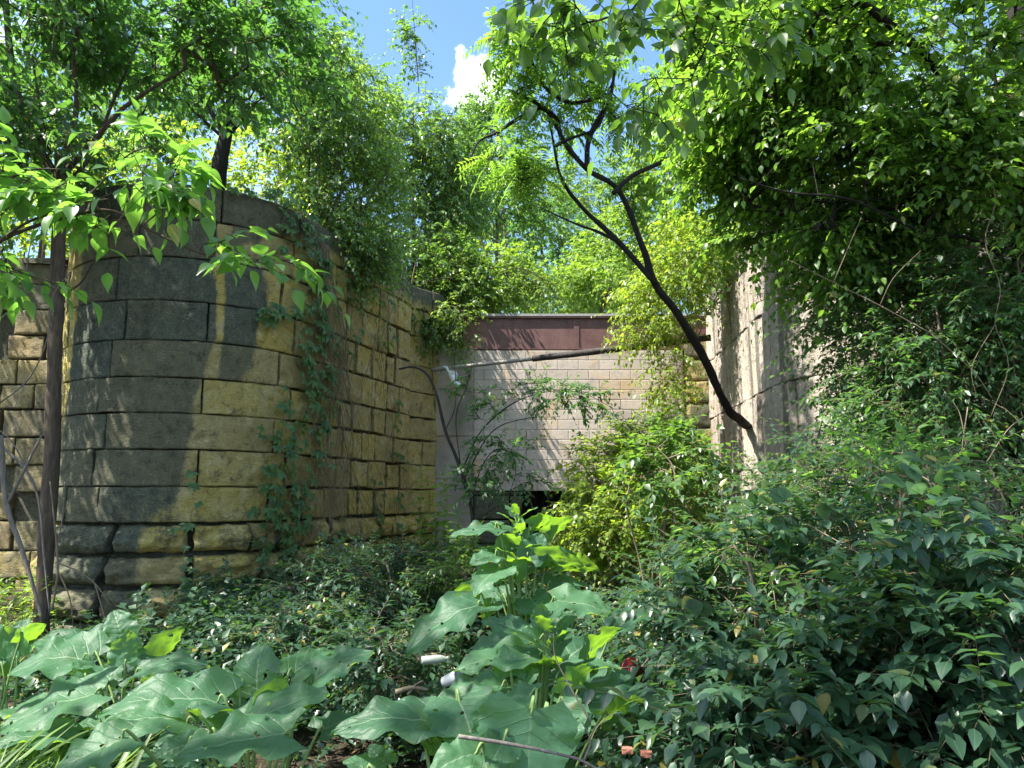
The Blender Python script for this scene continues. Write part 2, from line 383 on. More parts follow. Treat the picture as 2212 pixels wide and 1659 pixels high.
def block(buf, path, u0, u1, z0, z1, gap, res, rnd, er=.05, depth=.13, amp=.012, bulge=0, seed=0, stain=None, vert=1.0, tilt=0, chip=.5, zwarp=0, off=.012):
    g = gap/2; U0, U1, Z0, Z1 = u0+g, u1-g, z0+g*.6, z1-g*.6
    nu = max(3, int((U1-U0)/res)); nz = max(3, int((Z1-Z0)/res))
    us = np.linspace(U0, U1, nu+1); zs = np.linspace(Z0, Z1, nz+1)
    e0 = min(er*.9, .012); e1 = max(.02, e0*1.5); us = np.concatenate([us[:1], us[:1], us[:1]+e0, us[:1]+e1, us[1:-1][(us[1:-1] > U0+e1+.005) & (us[1:-1] < U1-e1-.005)], us[-1:]-e1, us[-1:]-e0, us[-1:], us[-1:]]); zs = np.concatenate([zs[:1], zs[:1], zs[:1]+e0, zs[:1]+e1, zs[1:-1][(zs[1:-1] > Z0+e1+.005) & (zs[1:-1] < Z1-e1-.005)], zs[-1:]-e1, zs[-1:]-e0, zs[-1:], zs[-1:]])
    UU, ZZ = np.meshgrid(us, zs, indexing='ij'); sh = UU.shape
    u = UU.ravel().copy(); z = ZZ.ravel().copy()
    eu = np.minimum(u-U0, U1-u); ez = np.minimum(z-Z0, Z1-z); e = np.minimum(eu, ez)
    # ragged outline
    q = np.stack([u*5, z*5, np.full_like(u, seed*.37)], 1); wob = fbm(q, seed % 97+3, 3)
    u = u+np.where(eu < .003, wob*er*chip, 0); z = z+np.where(ez < .003, fbm(q+9, seed % 89+7, 3)*er*chip*.8, 0)
    zc = (z0+z1)/2
    if zwarp: z = z+zwarp*fbm(np.stack([u*1.1, np.full_like(u, round(z0, 2)), 0*u], 1), 5, 2)*0
    p3 = np.stack([u*9, z*9*vert, np.full_like(u, seed*1.7)], 1)
    d = amp*fbm(p3, seed % 101, 4)+amp*1.2*fbm(p3*.3, seed % 103+50, 2)
    d = d-er*.55*(1-np.clip(e/er, 0, 1))**2
    if bulge: d = d+bulge*(1-np.clip(1-2*ez/max(.01, (Z1-Z0)), 0, 1)**2)+bulge*1.5*fbm(np.stack([u*2.5, z*5, 0*u+seed], 1), 11, 3)
    d = d+tilt*((z-zc)/(z1-z0))+(rnd-.5)*off
    ring = np.zeros(sh, bool); ring[0] = ring[-1] = True; ring[:, 0] = ring[:, -1] = True
    d = np.where(ring.ravel(), -depth, d)
    P, N = path(u); v = np.stack([P[:, 0]+N[:, 0]*d, P[:, 1]+N[:, 1]*d, z], 1)
    i = np.arange(sh[0]-1)[:, None]*sh[1]+np.arange(sh[1]-1)[None]
    f = np.stack([i, i+sh[1], i+sh[1]+1, i+1], -1).reshape(-1, 4)
    st = stain(u, z, seed) if stain is not None else np.zeros_like(u)
    cav = np.clip(1-e/.018, 0, 1)
    buf.add(v, [f], np.stack([st, np.full_like(u, rnd), cav], 1))
def backing(buf, path, u0, u1, z0, z1, d=-.11, n=40):
    u = np.linspace(u0, u1, n); P, N = path(u); Q = P+N*d
    v = np.concatenate([np.column_stack([Q, np.full(n, z0)]), np.column_stack([Q, np.full(n, z1)])])
    i = np.arange(n-1); buf.add(v, [np.stack([i, i+1, i+1+n, i+n], 1)], np.tile((1, .2, 1), (2*n, 1)))
def stone_mat(name, dark, ochre, lite, brown, moss=.4, bump=1.0, sc_=1.0):
    m, nt, out = mat(name); s, r, cav = attr(nt)
    cs = coords(nt); n1 = noise(nt, 3.2*sc_, 5, .65, cs); n2 = noise(nt, 22*sc_, 5, .7, cs); n3 = noise(nt, 75*sc_, 4, .7, coords(nt, (1, 1, 1.6))); st = noise(nt, 7, 4, .6, coords(nt, (1, 1, .18)))
    base = mixc(nt, ramp(nt, n1, [(.46, 0), (.72, 1)]), ochre, lite)
    base = mixc(nt, ramp(nt, math_(nt, 'ADD', math_(nt, 'MULTIPLY', n2, .6), math_(nt, 'MULTIPLY', r, .5)), [(.45, 0), (.8, .8)]), base, brown)
    dk = mixc(nt, ramp(nt, n2, [(.35, 0), (.7, 1)]), dark, tuple(c*1.5 for c in dark))
    dk = mixc(nt, ramp(nt, st, [(.5, 0), (.7, .55)]), dk, tuple(c*.45 for c in dark))
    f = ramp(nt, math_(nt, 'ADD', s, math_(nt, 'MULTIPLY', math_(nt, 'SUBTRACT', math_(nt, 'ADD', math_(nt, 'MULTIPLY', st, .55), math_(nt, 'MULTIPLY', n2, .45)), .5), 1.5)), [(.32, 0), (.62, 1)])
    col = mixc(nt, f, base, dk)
    col = mixc(nt, ramp(nt, n3, [(.36, .5), (.46, 0)]), col, tuple(c*.42 for c in dark))
    col = mixc(nt, ramp(nt, n3, [(.56, 0), (.70, .5)]), col, tuple(min(1, c*1.45) for c in lite))
    col = mixc(nt, r, mixc(nt, .0, col, col), mixc(nt, .35, col, tuple(c*.6 for c in brown), 'MIX'))
    col = mixc(nt, math_(nt, 'MULTIPLY', cav, ramp(nt, n2, [(.3, .75), (.7, .15)])), col, tuple(c*.28 for c in dark))
    n4 = noise(nt, 8*sc_, 7, .72, cs, .4); nf = math_(nt, 'SUBTRACT', 1.0, math_(nt, 'MULTIPLY', f, .75)); col = mixc(nt, ramp(nt, n4, [(.33, .75), (.47, 0)]), col, tuple(c*.55 for c in dark)); col = mixc(nt, math_(nt, 'MULTIPLY', nf, ramp(nt, n4, [(.54, 0), (.68, .5)])), col, tuple(min(1, c*1.3) for c in lite))
    n5 = noise(nt, 16*sc_, 6, .7, coords(nt, (1, 1, 4)))
    h = math_(nt, 'ADD', math_(nt, 'ADD', math_(nt, 'MULTIPLY', n2, .5), math_(nt, 'MULTIPLY', n5, 1.1)), math_(nt, 'MULTIPLY', n3, .5))
    bp = nd(nt, 'ShaderNodeBump', {'Strength': 1.0*bump, 'Distance': .03, 'Height': h})
    p = nd(nt, 'ShaderNodeBsdfPrincipled', {'Base Color': col, 'Roughness': .92, 'Normal': bp.outputs[0], 'Specular IOR Level': .2}); nt.links.new(p.outputs[0], out.inputs[0])
    return m
M_lime = stone_mat('weathered_limestone', (.066, .080, .064), (.46, .36, .092), (.53, .46, .27), (.40, .32, .15))
M_wing = stone_mat('wing_limestone', (.12, .12, .085), (.40, .32, .14), (.46, .41, .28), (.30, .22, .11))
M_right = stone_mat('spalled_concrete', (.12, .11, .09), (.45, .385, .31), (.52, .475, .42), (.36, .29, .235))
rows_v = [395, 472, 556, 650, 736, 816, 893, 971, 1051, 1129, 1197, 1266, 1338, 1402, 1470]
ZR = [hit_z(185, V(y)) for y in rows_v]; ZR[0] = ZR[1]+.46; ZR[-1] = -.35
ZTOP = ZR[0]
J = {0: [222], 1: [215], 2: [117, 281], 3: [208], 4: [111, 278], 5: [202], 6: [105, 274], 7: [198], 8: [66, 98, 268], 9: [190, 250], 10: [103, 190, 262], 11: [193, 255], 12: [97, 180, 282], 13: [140, 230]}
BND = [300, 235, 255, 258, 246, 192, 187, 176, 168, 150, 150, 140, 130, 120]
rs = np.random.default_rng(4)
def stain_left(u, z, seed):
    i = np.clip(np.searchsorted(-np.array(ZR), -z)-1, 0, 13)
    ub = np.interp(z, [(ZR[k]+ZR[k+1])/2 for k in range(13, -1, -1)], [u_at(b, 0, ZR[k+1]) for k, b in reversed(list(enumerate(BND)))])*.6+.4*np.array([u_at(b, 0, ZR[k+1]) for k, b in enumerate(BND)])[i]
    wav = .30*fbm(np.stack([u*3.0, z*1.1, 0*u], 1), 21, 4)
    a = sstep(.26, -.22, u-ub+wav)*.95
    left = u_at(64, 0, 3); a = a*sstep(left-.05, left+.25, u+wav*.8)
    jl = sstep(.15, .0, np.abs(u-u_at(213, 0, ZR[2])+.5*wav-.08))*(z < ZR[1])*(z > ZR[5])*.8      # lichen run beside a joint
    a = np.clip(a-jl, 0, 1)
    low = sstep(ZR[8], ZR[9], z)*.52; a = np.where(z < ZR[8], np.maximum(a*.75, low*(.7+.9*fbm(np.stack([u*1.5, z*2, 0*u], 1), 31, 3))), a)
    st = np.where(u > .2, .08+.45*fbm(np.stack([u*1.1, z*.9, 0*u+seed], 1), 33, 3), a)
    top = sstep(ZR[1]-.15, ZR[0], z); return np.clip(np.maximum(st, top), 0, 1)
wb = Buf(); sd = 0
for i in range(14):
    z0, z1 = ZR[i+1], ZR[i]
    js = sorted(u_at(p, 0, (z0+z1)/2) for p in J[i])
    u = js[0]
    while u > -5.2: u -= rs.uniform(.8, 1.3); js.insert(0, u)
    u = js[-1]
    while u < 4.3: u += rs.uniform(.95, 1.3) if u < -.1 else rs.uniform(.30, .66); js.append(u)
    for a, b in zip(js[:-1], js[1:]):
        if abs(b-3.44) < .3: b = 3.44
        if abs(a-3.44) < .3: a = 3.44
        b = min(b, 4.42)
        if b-a < .12: continue
        sd += 1; straight = (a+b)/2 > 0; low = i >= 9
        gap = rs.uniform(.006, .014) if not straight else rs.choice([.010, .02, .05, .09], p=[.3, .27, .25, .18])
        if low: gap = rs.uniform(.025, .075)
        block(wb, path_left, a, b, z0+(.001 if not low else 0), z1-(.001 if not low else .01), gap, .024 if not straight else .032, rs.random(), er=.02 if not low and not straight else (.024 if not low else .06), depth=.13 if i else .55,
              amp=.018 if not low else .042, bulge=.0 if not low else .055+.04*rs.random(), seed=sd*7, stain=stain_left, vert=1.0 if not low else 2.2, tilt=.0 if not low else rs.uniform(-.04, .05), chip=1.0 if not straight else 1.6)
backing(wb, path_left, -5.3, 4.42, -.4, ZTOP-.12, -.12, 80)
P_, N_ = path_left(np.array([-2.0]))
lw = thing('stone_wall', (C0[0], C0[1], 0), 'rounded grey and ochre limestone block wall with vines hanging down its corner', 'wall')
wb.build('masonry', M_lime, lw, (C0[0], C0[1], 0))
# wing wall further left
def path_wing(u):
    u = np.asarray(u, float); P = np.stack([u, np.full_like(u, 11.75)-.02*(u+5)], -1); return P, np.stack([0*u, -1+0*u], -1)
wb = Buf(); zz = ZTOP-.02; i = 0
while zz > -.3:
    h = rs.uniform(.40, .47); u = -15+rs.uniform(0, .6)
    while u < -4.9:
        l = rs.uniform(.45, 1.0); b = min(u+l, -4.7); sd += 1
        if not (rs.random() < .05 and i > 0):
            block(wb, path_wing, u, b, zz-h, zz, rs.choice([.015, .03, .06]), .05, rs.random(), er=.025, depth=.14 if i else .6, amp=.02, seed=sd*5,
                  stain=lambda u, z, s: np.clip(.30+.5*fbm(np.stack([u*.9, z*.7, 0*u+1], 1), 77, 3)+.35*sstep(3.4, 4.8, z), 0, 1), chip=.6)
        u = b
    zz -= h; i += 1
backing(wb, path_wing, -15, -4.7, -.4, ZTOP-.15, -.13, 4)
ww = thing('stone_wall', (-8, 11.75, 0), 'sun streaked pale yellow stone wall behind the brown tree trunk at the left edge', 'wall')
wb.build('masonry', M_wing, ww, (-8, 11.75, 0))
# right hand abutment
T2 = norm(np.array([.30, 4.2])); N2 = np.array([-T2[1], T2[0]]); S2 = np.array([3.52, 10.0]); C2 = S2-N2*1.9; PH2 = math.atan2(N2[1], N2[0])
def path_right(u):          # u > 0 along the straight face, u < 0 round the curved end
    u = np.asarray(u, float); ph = PH2-np.minimum(u, 0)/1.9
    P = np.stack([C2[0]+1.9*np.cos(ph), C2[1]+1.9*np.sin(ph)], -1)+np.maximum(u, 0)[..., None]*T2
    return P, np.stack([np.cos(ph), np.sin(ph)], -1)
wb = Buf()
def stain_tone_r(u, z, s): return np.clip(.12+1.0*fbm(np.stack([u*5, z*.3, 0*u], 1), 60, 3)*(.45+sstep(-1.6, .0, u))+.5*sstep(4.9, 5.5, z)+.35*sstep(-1.6, -2.6, u), 0, 1)  # streak stains, darker near the top and round the curved end
zr = [ZTOP, 5.05, 4.15, 3.05, 1.98, .95, -.4]
for i in range(6):
    u = -5.2+(.5 if i % 2 else 0)
    while u < 4.3:
        l = rs.uniform(1.1, 1.9); b = min(u+l, 4.4)
        if abs(b-0) < .5: b = 0.0
        sd += 1; st = (u+b)/2 > -1.2
        block(wb, path_right, u, b, zr[i+1], zr[i], .012, .03, rs.random(), er=.02, depth=.14 if i else .6, amp=.014 if not st else .05, seed=sd*3, stain=stain_tone_r, vert=.9 if not st else .05, chip=.5)
        u = b
backing(wb, path_right, -5.2, 4.4, -.4, ZTOP-.12, -.12, 60)
rw = thing('stone_wall', (C2[0], C2[1], 0), 'pale spalled concrete wall on the right with vertical streaks, half hidden by shrubs', 'wall')
wb.build('masonry', M_right, rw, (C2[0], C2[1], 0))
def quadbox(b, x0, x1, y0, y1, z0, z1): box(b, ((x0+x1)/2, (y0+y1)/2, (z0+z1)/2), ((x1-x0)/2, (y1-y0)/2, (z1-z0)/2))
# ================================================================== back wall
YB = 14.2
def path_back(u):
    u = np.asarray(u, float); return np.stack([u, np.full_like(u, YB)], -1), np.stack([0*u, -1+0*u], -1)
zb0 = at(540, V(1060), YB)[2]; zb1 = at(540, V(757), YB)[2]; xb0 = at(V(1022), 450, YB)[0]; xb1 = at(V(1482), 450, YB)[0]
m, nt, out = mat('concrete_block'); s, r, cav = attr(nt); cs = coords(nt)
n1 = noise(nt, 1.3, 5, .6, cs); n2 = noise(nt, 30, 4, .7, cs); n3 = noise(nt, 6, 4, .65, cs); ns = noise(nt, 3, 4, .6, coords(nt, (1, 1, .2)))
col = mixc(nt, r, (.47, .40, .335), (.54, .465, .40))
col = mixc(nt, ramp(nt, n1, [(.5, 0), (.66, .75)]), col, (.52, .35, .17))
col = mixc(nt, ramp(nt, n3, [(.5, 0), (.7, .55)]), col, (.27, .25, .235))
col = mixc(nt, ramp(nt, ns, [(.52, 0), (.75, .5)]), col, (.30, .27, .22))
col = mixc(nt, ramp(nt, n2, [(.3, .35), (.5, 0)]), col, (.2, .19, .175))
col = mixc(nt, math_(nt, 'MULTIPLY', cav, .3), col, (.15, .14, .125))
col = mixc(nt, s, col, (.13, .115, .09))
bp = nd(nt, 'ShaderNodeBump', {'Strength': .35, 'Distance': .01, 'Height': n2})
p = nd(nt, 'ShaderNodeBsdfPrincipled', {'Base Color': col, 'Roughness': .93, 'Normal': bp.outputs[0], 'Specular IOR Level': .15}); nt.links.new(p.outputs[0], out.inputs[0])
M_blk = m
wb = Buf(); nrow = 14; hh = (zb1-zb0)/nrow
for i in range(nrow):
    z0 = zb0+i*hh; u = xb0; first = True
    while u < xb1-.02:
        l = .405 if not (first and i % 2) else .2; first = False; b = min(u+l, xb1); sd += 1
        block(wb, path_back, u, b, z0, z0+hh, rs.choice([.002, .004, .008, .014], p=[.72, .2, .06, .02]), .05, rs.random(), er=.003, depth=.09, amp=.0015, seed=sd, chip=.8, off=.0008,
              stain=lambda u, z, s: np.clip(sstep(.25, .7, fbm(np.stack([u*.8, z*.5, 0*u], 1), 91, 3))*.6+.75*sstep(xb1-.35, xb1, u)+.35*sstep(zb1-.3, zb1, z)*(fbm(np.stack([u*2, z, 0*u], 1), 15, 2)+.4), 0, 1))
        u = b
backing(wb, path_back, xb0, xb1, zb0+.005, zb1-.005, -.03, 4)
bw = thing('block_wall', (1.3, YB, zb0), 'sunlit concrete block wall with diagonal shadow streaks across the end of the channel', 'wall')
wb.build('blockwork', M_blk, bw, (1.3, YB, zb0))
# grey concrete pillar left of it, worn stone jamb to the right, the dark opening below
wb = Buf(); xp0 = at(V(957), 450, 14.0)[0]
def path_pil(u):
    u = np.asarray(u, float); return np.stack([u, np.full_like(u, 14.02)], -1), np.stack([0*u, -1+0*u], -1)
z = -.2
for h in (1.15, .95, .8, .9, .8):
    sd += 1; block(wb, path_pil, -1.55, xb0+.004, z, z+h, .004, .06, rs.random(), er=.02, depth=.3, amp=.006, seed=sd, stain=lambda u, z, s: np.clip(.45+.6*fbm(np.stack([u*2, z*1.3, 0*u], 1), 12, 3), 0, 1)); z += h
pl = thing('concrete_pillar', (xp0, 14.0, 0), 'grey concrete pillar in the corner left of the block wall', 'pillar'); wb.build('shaft', M_blk, pl, (xp0, 14.0, 0))
wb = Buf(); z = -.2; xr1 = 4.15
while z < 4.6:
    h = rs.uniform(.35, .5); sd += 1
    block(wb, path_back, xb1+.012, xr1, z, z+h, .02, .05, rs.random(), er=.06, depth=.12, amp=.02, seed=sd, stain=lambda u, z, s: np.clip(.5+.6*fbm(np.stack([u*2, z*1.3, 0*u], 1), 13, 3), 0, 1)); z += h
backing(wb, path_back, xb1+.012, xr1, -.2, 4.6, -.1, 4)
jb = thing('stone_jamb', (xb1, YB, 0), 'brown mossy stone jamb between the block wall and the pale right wall', 'wall'); wb.build('masonry', M_lime, jb, (xb1, YB, 0))
M_dark0 = plain('dark_blocker', (.03, .026, .022), .95, .5, 8)
wb = Buf(); xo0 = at(V(1128), 500, YB)[0]
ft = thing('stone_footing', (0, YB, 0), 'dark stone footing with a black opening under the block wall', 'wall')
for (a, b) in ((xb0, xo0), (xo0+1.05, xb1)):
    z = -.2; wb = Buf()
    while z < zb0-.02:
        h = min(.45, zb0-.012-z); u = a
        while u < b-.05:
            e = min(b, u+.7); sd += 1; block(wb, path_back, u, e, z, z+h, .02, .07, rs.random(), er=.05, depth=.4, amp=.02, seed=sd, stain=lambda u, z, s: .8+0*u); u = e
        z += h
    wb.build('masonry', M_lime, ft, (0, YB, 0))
cb = Buf(); quadbox(cb, -4.2, 6.5, YB+1.25, YB+1.5, -.4, 4.55); quadbox(cb, -3.2, -2.6, YB+.12, YB+1.24, -.4, 4.5); quadbox(cb, 5.3, 5.6, YB+.12, YB+1.24, -.4, 4.5)  # added dark boxes, stop stray light behind the opening and wall gaps
cb.build('light_blocker', M_dark0, ft, (0, YB, 0), smooth=False)
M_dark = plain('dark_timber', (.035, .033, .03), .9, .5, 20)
wb = Buf()
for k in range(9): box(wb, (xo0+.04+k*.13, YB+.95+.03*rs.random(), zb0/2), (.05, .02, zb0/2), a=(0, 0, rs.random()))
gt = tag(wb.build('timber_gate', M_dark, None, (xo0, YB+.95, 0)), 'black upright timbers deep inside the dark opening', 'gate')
# rusty bridge girder with its deck slab
m, nt, out = mat('rusty_paint'); cs = coords(nt); n1 = noise(nt, 3, 5, .65, cs); n2 = noise(nt, 40, 3, .6, cs)
col = mixc(nt, ramp(nt, n1, [(.35, 0), (.65, 1)]), (.10, .045, .042), (.15, .078, .068)); col = mixc(nt, ramp(nt, n2, [(.55, 0), (.72, .6)]), col, (.22, .13, .11))
col = mixc(nt, ramp(nt, noise(nt, 5, 4, .6, coords(nt, (1, 1, .15))), [(.55, 0), (.7, .5)]), col, (.07, .028, .024))
p = nd(nt, 'ShaderNodeBsdfPrincipled', {'Base Color': col, 'Roughness': .6, 'Specular IOR Level': .4}); nt.links.new(p.outputs[0], out.inputs[0]); M_rust = m
g0 = at(V(1000), V(745), YB)[0]; g1 = 4.6; zg0 = zb1+.025; zg1 = at(V(1200), V(678), YB-.2)[2]
gr = thing('bridge_girder', ((g0+g1)/2, YB, zg0), 'rust red steel bridge girder lying on top of the block wall', 'girder')
wb = Buf(); jx = at(V(1245), V(700), YB)[0]
for a, b in ((g0, jx-.006), (jx+.006, g1)): quadbox(wb, a, b, YB+.03, YB+.055, zg0+.03, zg1-.03)
quadbox(wb, jx-.05, jx+.05, YB+.018, YB+.029, zg0+.03, zg1-.03)
wb.build('web', M_rust, gr, gr.location, smooth=False)
wb = Buf(); quadbox(wb, g0, g1, YB+.015, YB+.2, zg0, zg0+.029); wb.build('flange', M_rust, gr, gr.location, smooth=False)
wb = Buf(); quadbox(wb, g0, g1, YB-.018, YB+.2, zg1-.029, zg1); wb.build('flange', M_rust, gr, gr.location, smooth=False)
M_conc = plain('pale_concrete', (.30, .29, .27), .9, .3, 9)
wb = Buf(); quadbox(wb, g0+.35, 5.2, YB-.024, YB+5, zg1+.003, zg1+.05); dk = tag(wb.build('bridge_deck', M_conc, None, (0, YB, zg1), smooth=False), 'thin pale deck slab overhanging the rusty girder', 'deck')
# pipe
M_pipe = plain('pale_pipe', (.27, .245, .21), .6, .3, 8, .2); M_sleeve = bark_mat('corroded_sleeve', (.030, .025, .024), (.09, .075, .07), 25, 1, .8, 1.2)
q0 = at(V(968), V(795), 13.6); q1 = at(V(1150), V(775), 13.35); q2 = at(V(1345), V(752), 13.0); q3 = at(V(1520), V(731), 12.7); q3b = q3+(q3-q2)*.04
pp = thing('pipe', q0, 'long sloping pipe, pale steel then thick corroded sleeve, spanning the channel', 'pipe')
wb = Buf(); tube(wb, [q0-(q1-q0)*.2, q0, q1, q1+(q2-q1)*.1], .038, 12, per=2); wb.build('steel_pipe', M_pipe, pp, q0)
wb = Buf(); tube(wb, [q1, (q1+q2)/2, q2, q3, q3b], [.054, .059, .06, .057, .057], 14, .09, 3, per=10); wb.build('sleeve', M_sleeve, pp, q0)
# white torn sheet where the pipe enters the wall
M_sheet = plain('white_sheeting', (.72, .74, .76), .5, .1, 14)
wb = Buf(); a0 = at(V(962), V(792), 13.5)
gx, gy = np.meshgrid(np.linspace(0, 1, 9), np.linspace(0, 1, 9), indexing='ij')
v = np.stack([a0[0]-.05+gx*.12+gy*.26+.05*np.sin(gx*7+gy*3), a0[1]+.05*np.sin(gx*9)+.10*gx, a0[2]+.02-gy*.42+.05*gx*np.sin(gy*8)], -1).reshape(-1, 3)
i = (np.arange(8)[:, None]*9+np.arange(8)[None]).ravel(); wb.add(v, [np.stack([i, i+1, i+10, i+9], 1)])
o = wb.build('plastic_sheet', M_sheet, None, a0); tag(o, 'crumpled white plastic sheet where the pipe meets the left wall', 'sheet'); o.modifiers.new('thickness', 'SOLIDIFY').thickness = .004
# ================================================================== ground
def gz(x, y):
    x = np.asarray(x, float); y = np.asarray(y, float)
    p = np.stack([x*.6, y*.6, 0*x], -1).reshape(-1, 3)
    return (.10*fbm(p, 8, 3).reshape(x.shape)+.05*sstep(5, 9, y)+.22*sstep(9, 13, y)+.18*sstep(1.5, 6, x)-.04)
m, nt, out = mat('forest_soil'); cs = coords(nt); n1 = noise(nt, 2, 5, .6, cs); n2 = noise(nt, 45, 4, .7, cs)
col = mixc(nt, ramp(nt, n2, [(.35, 0), (.7, 1)]), (.022, .016, .011), (.085, .062, .042)); col = mixc(nt, ramp(nt, n1, [(.45, 0), (.65, .6)]), col, (.03, .04, .015))
bp = nd(nt, 'ShaderNodeBump', {'Strength': 1, 'Distance': .03, 'Height': n2}); p = nd(nt, 'ShaderNodeBsdfPrincipled', {'Base Color': col, 'Roughness': .95, 'Normal': bp.outputs[0], 'Specular IOR Level': .2}); nt.links.new(p.outputs[0], out.inputs[0]); M_soil = m
def axis(lo, hi, s, far): return np.concatenate([-np.geomspace(far, abs(lo)+1, 12), np.arange(lo, hi, s), np.geomspace(hi+.5, far, 14)])
xs = axis(-16, 14, .15, 400); ys = axis(-6, 15, .15, 400)
XX, YY = np.meshgrid(xs, ys, indexing='ij'); n = XX.shape
ZZ = gz(XX, YY)*np.exp(-np.maximum(0, np.hypot(XX, YY)-30)/60)
i = (np.arange(n[0]-1)[:, None]*n[1]+np.arange(n[1]-1)[None]).ravel()
b = Buf(); b.add(np.stack([XX, YY, ZZ], -1), [np.stack([i, i+n[1], i+n[1]+1, i+1], 1)]); tag(b.build('ground', M_soil), kind='structure')
# earth behind the walls at the height of their tops
def bank(name, inside, x0, x1, y0, y1, z, s=.25):
    xs = np.arange(x0, x1, s); ys = np.arange(y0, y1, s); X, Y = np.meshgrid(xs, ys, indexing='ij'); ok = inside(X, Y)
    Z = z+.12*fbm(np.stack([X*.7, Y*.7, 0*X], -1).reshape(-1, 3), 19, 3).reshape(X.shape)
    i = np.arange(len(xs)-1)[:, None]*len(ys)+np.arange(len(ys)-1)[None]
    k = ok[:-1, :-1] & ok[1:, :-1] & ok[:-1, 1:] & ok[1:, 1:]
    i = i[k]; b = Buf(); b.add(np.stack([X, Y, Z], -1), [np.stack([i, i+len(ys), i+len(ys)+1, i+1], 1)]); tag(b.build(name, M_soil), kind='structure')
def in_left(X, Y):
    f = (X-C0[0])*ND[0]+(Y-C0[1])*ND[1]          # side of the straight face
    cyl = np.hypot(X-C0[0], Y-C0[1]) < R0-.2
    return (((f < R0-.22) & ((X-C0[0])*TD[0]+(Y-C0[1])*TD[1] > 0)) & (X < 0) | cyl | ((Y > 12.1) & (X < -4))) 
bank('left_bank', in_left, -40, 0, 8, 50, ZTOP-.2)
def in_right(X, Y):
    f = (X-S2[0])*N2[0]+(Y-S2[1])*N2[1]; g = (X-S2[0])*T2[0]+(Y-S2[1])*T2[1]
    return ((f < -.22) & (g > 0) & (X > 3)) | (np.hypot(X-C2[0], Y-C2[1]) < 1.68) | ((X > C2[0]) & (Y > 9.2))
bank('right_bank', in_right, 3, 40, 7, 50, ZTOP-.2)
bank('far_bank', lambda X, Y: (Y > 19.0) & (X > -1) & (X < 6), -2, 7, 18, 50, ZTOP-.5)
# ================================================================== plant materials
M_shade = leaf_mat('shade_leaf', (.045, .105, .045), (.15, .36, .045), .44, .38)  # darker leaf copy, shade of the crowns put into its colour
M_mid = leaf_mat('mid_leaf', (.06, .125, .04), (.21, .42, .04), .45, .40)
M_sunny = leaf_mat('sunny_leaf', (.095, .165, .036), (.32, .52, .045), .48, .42)  # brighter leaf copy, sunlight put into its colour
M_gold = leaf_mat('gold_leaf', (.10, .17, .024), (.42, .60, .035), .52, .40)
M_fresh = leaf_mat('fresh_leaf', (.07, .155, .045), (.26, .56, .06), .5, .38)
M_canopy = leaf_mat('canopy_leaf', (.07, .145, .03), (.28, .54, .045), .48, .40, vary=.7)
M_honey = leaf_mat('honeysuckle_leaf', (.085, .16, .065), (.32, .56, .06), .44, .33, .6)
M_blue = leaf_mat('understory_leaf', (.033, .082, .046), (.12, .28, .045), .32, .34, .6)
M_under = leaf_mat('shaded_undergrowth_leaf', (.026, .068, .036), (.07, .17, .03), .3, .42, .45)  # leaf colour darkened to carry the shade low in the channel
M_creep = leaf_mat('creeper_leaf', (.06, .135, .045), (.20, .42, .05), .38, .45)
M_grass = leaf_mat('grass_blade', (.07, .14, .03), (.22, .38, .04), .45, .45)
M_burd = leaf_mat('burdock_leaf', (.037, .100, .052), (.32, .60, .03), .38, .5, .36, pale=(.24, .32, .20), vary=.35, veins=True, under=.6)
B_brown = bark_mat('brown_bark', (.050, .036, .026), (.15, .115, .085), 34)
B_dark = bark_mat('dark_bark', (.018, .014, .013), (.05, .042, .038), 30)
B_black = bark_mat('wet_black_bark', (.012, .010, .0095), (.034, .028, .026), 26)
B_grey = bark_mat('grey_bark', (.10, .085, .07), (.26, .23, .20), 40)
B_tan = bark_mat('tan_twig', (.13, .095, .062), (.30, .24, .17), 40, bump=.3)
B_green = plain('green_stalk', (.14, .22, .07), .5, .3, 20)
def poly(lst, Y, r0, r1, sc_=.463, dY=0.0):
    n = len(lst); return [tuple(at(x*sc_, y*sc_, (Y if np.isscalar(Y) else Y[i] if len(Y) == n else np.interp(i/(n-1), [0, 1], Y))))+(r0+(r1-r0)*i/(n-1),) for i, (x, y) in enumerate(lst)]
def fan(foot, tops, r0=.014, r1=.006, seed=0, bow=.25):
    rng = np.random.default_rng(seed); out = []
    for t in tops:
        t = np.asarray(t, float); f = np.asarray(foot, float)+np.array([rng.normal(0, .07), rng.normal(0, .07), 0]); L = np.linalg.norm(t-f)
        m1 = f+(t-f)*.35+np.array([0, 0, bow*.35*L])+rng.normal(0, .04*L, 3); m2 = f+(t-f)*.7+np.array([0, 0, bow*.4*L])+rng.normal(0, .04*L, 3)
        out.append([tuple(f)+(r0,), tuple(m1)+(r0*.8,), tuple(m2)+(r0*.6+r1*.4,), tuple(t)+(r1,)])
    return out
def shrub(label, group, foot, crowns, m, seed, nst=6, name='shrub', cat='shrub', bark=None, r0=.014, bow=.25, **kw):
    rng = np.random.default_rng(seed+99); tops = []
    for i in range(nst):
        c, r, n = crowns[i % len(crowns)]
        tops.append(np.asarray(c)+rng.uniform(-.75, .75, 3)*np.asarray(r))
    kw.setdefault('wood', 'stems'); kw.setdefault('leafy', 'foliage')
    return plant(name, label, cat, group, fan(foot, tops, r0, .005, seed, bow), crowns, m, bark or B_tan, seed, sides=5, base=foot, **kw)
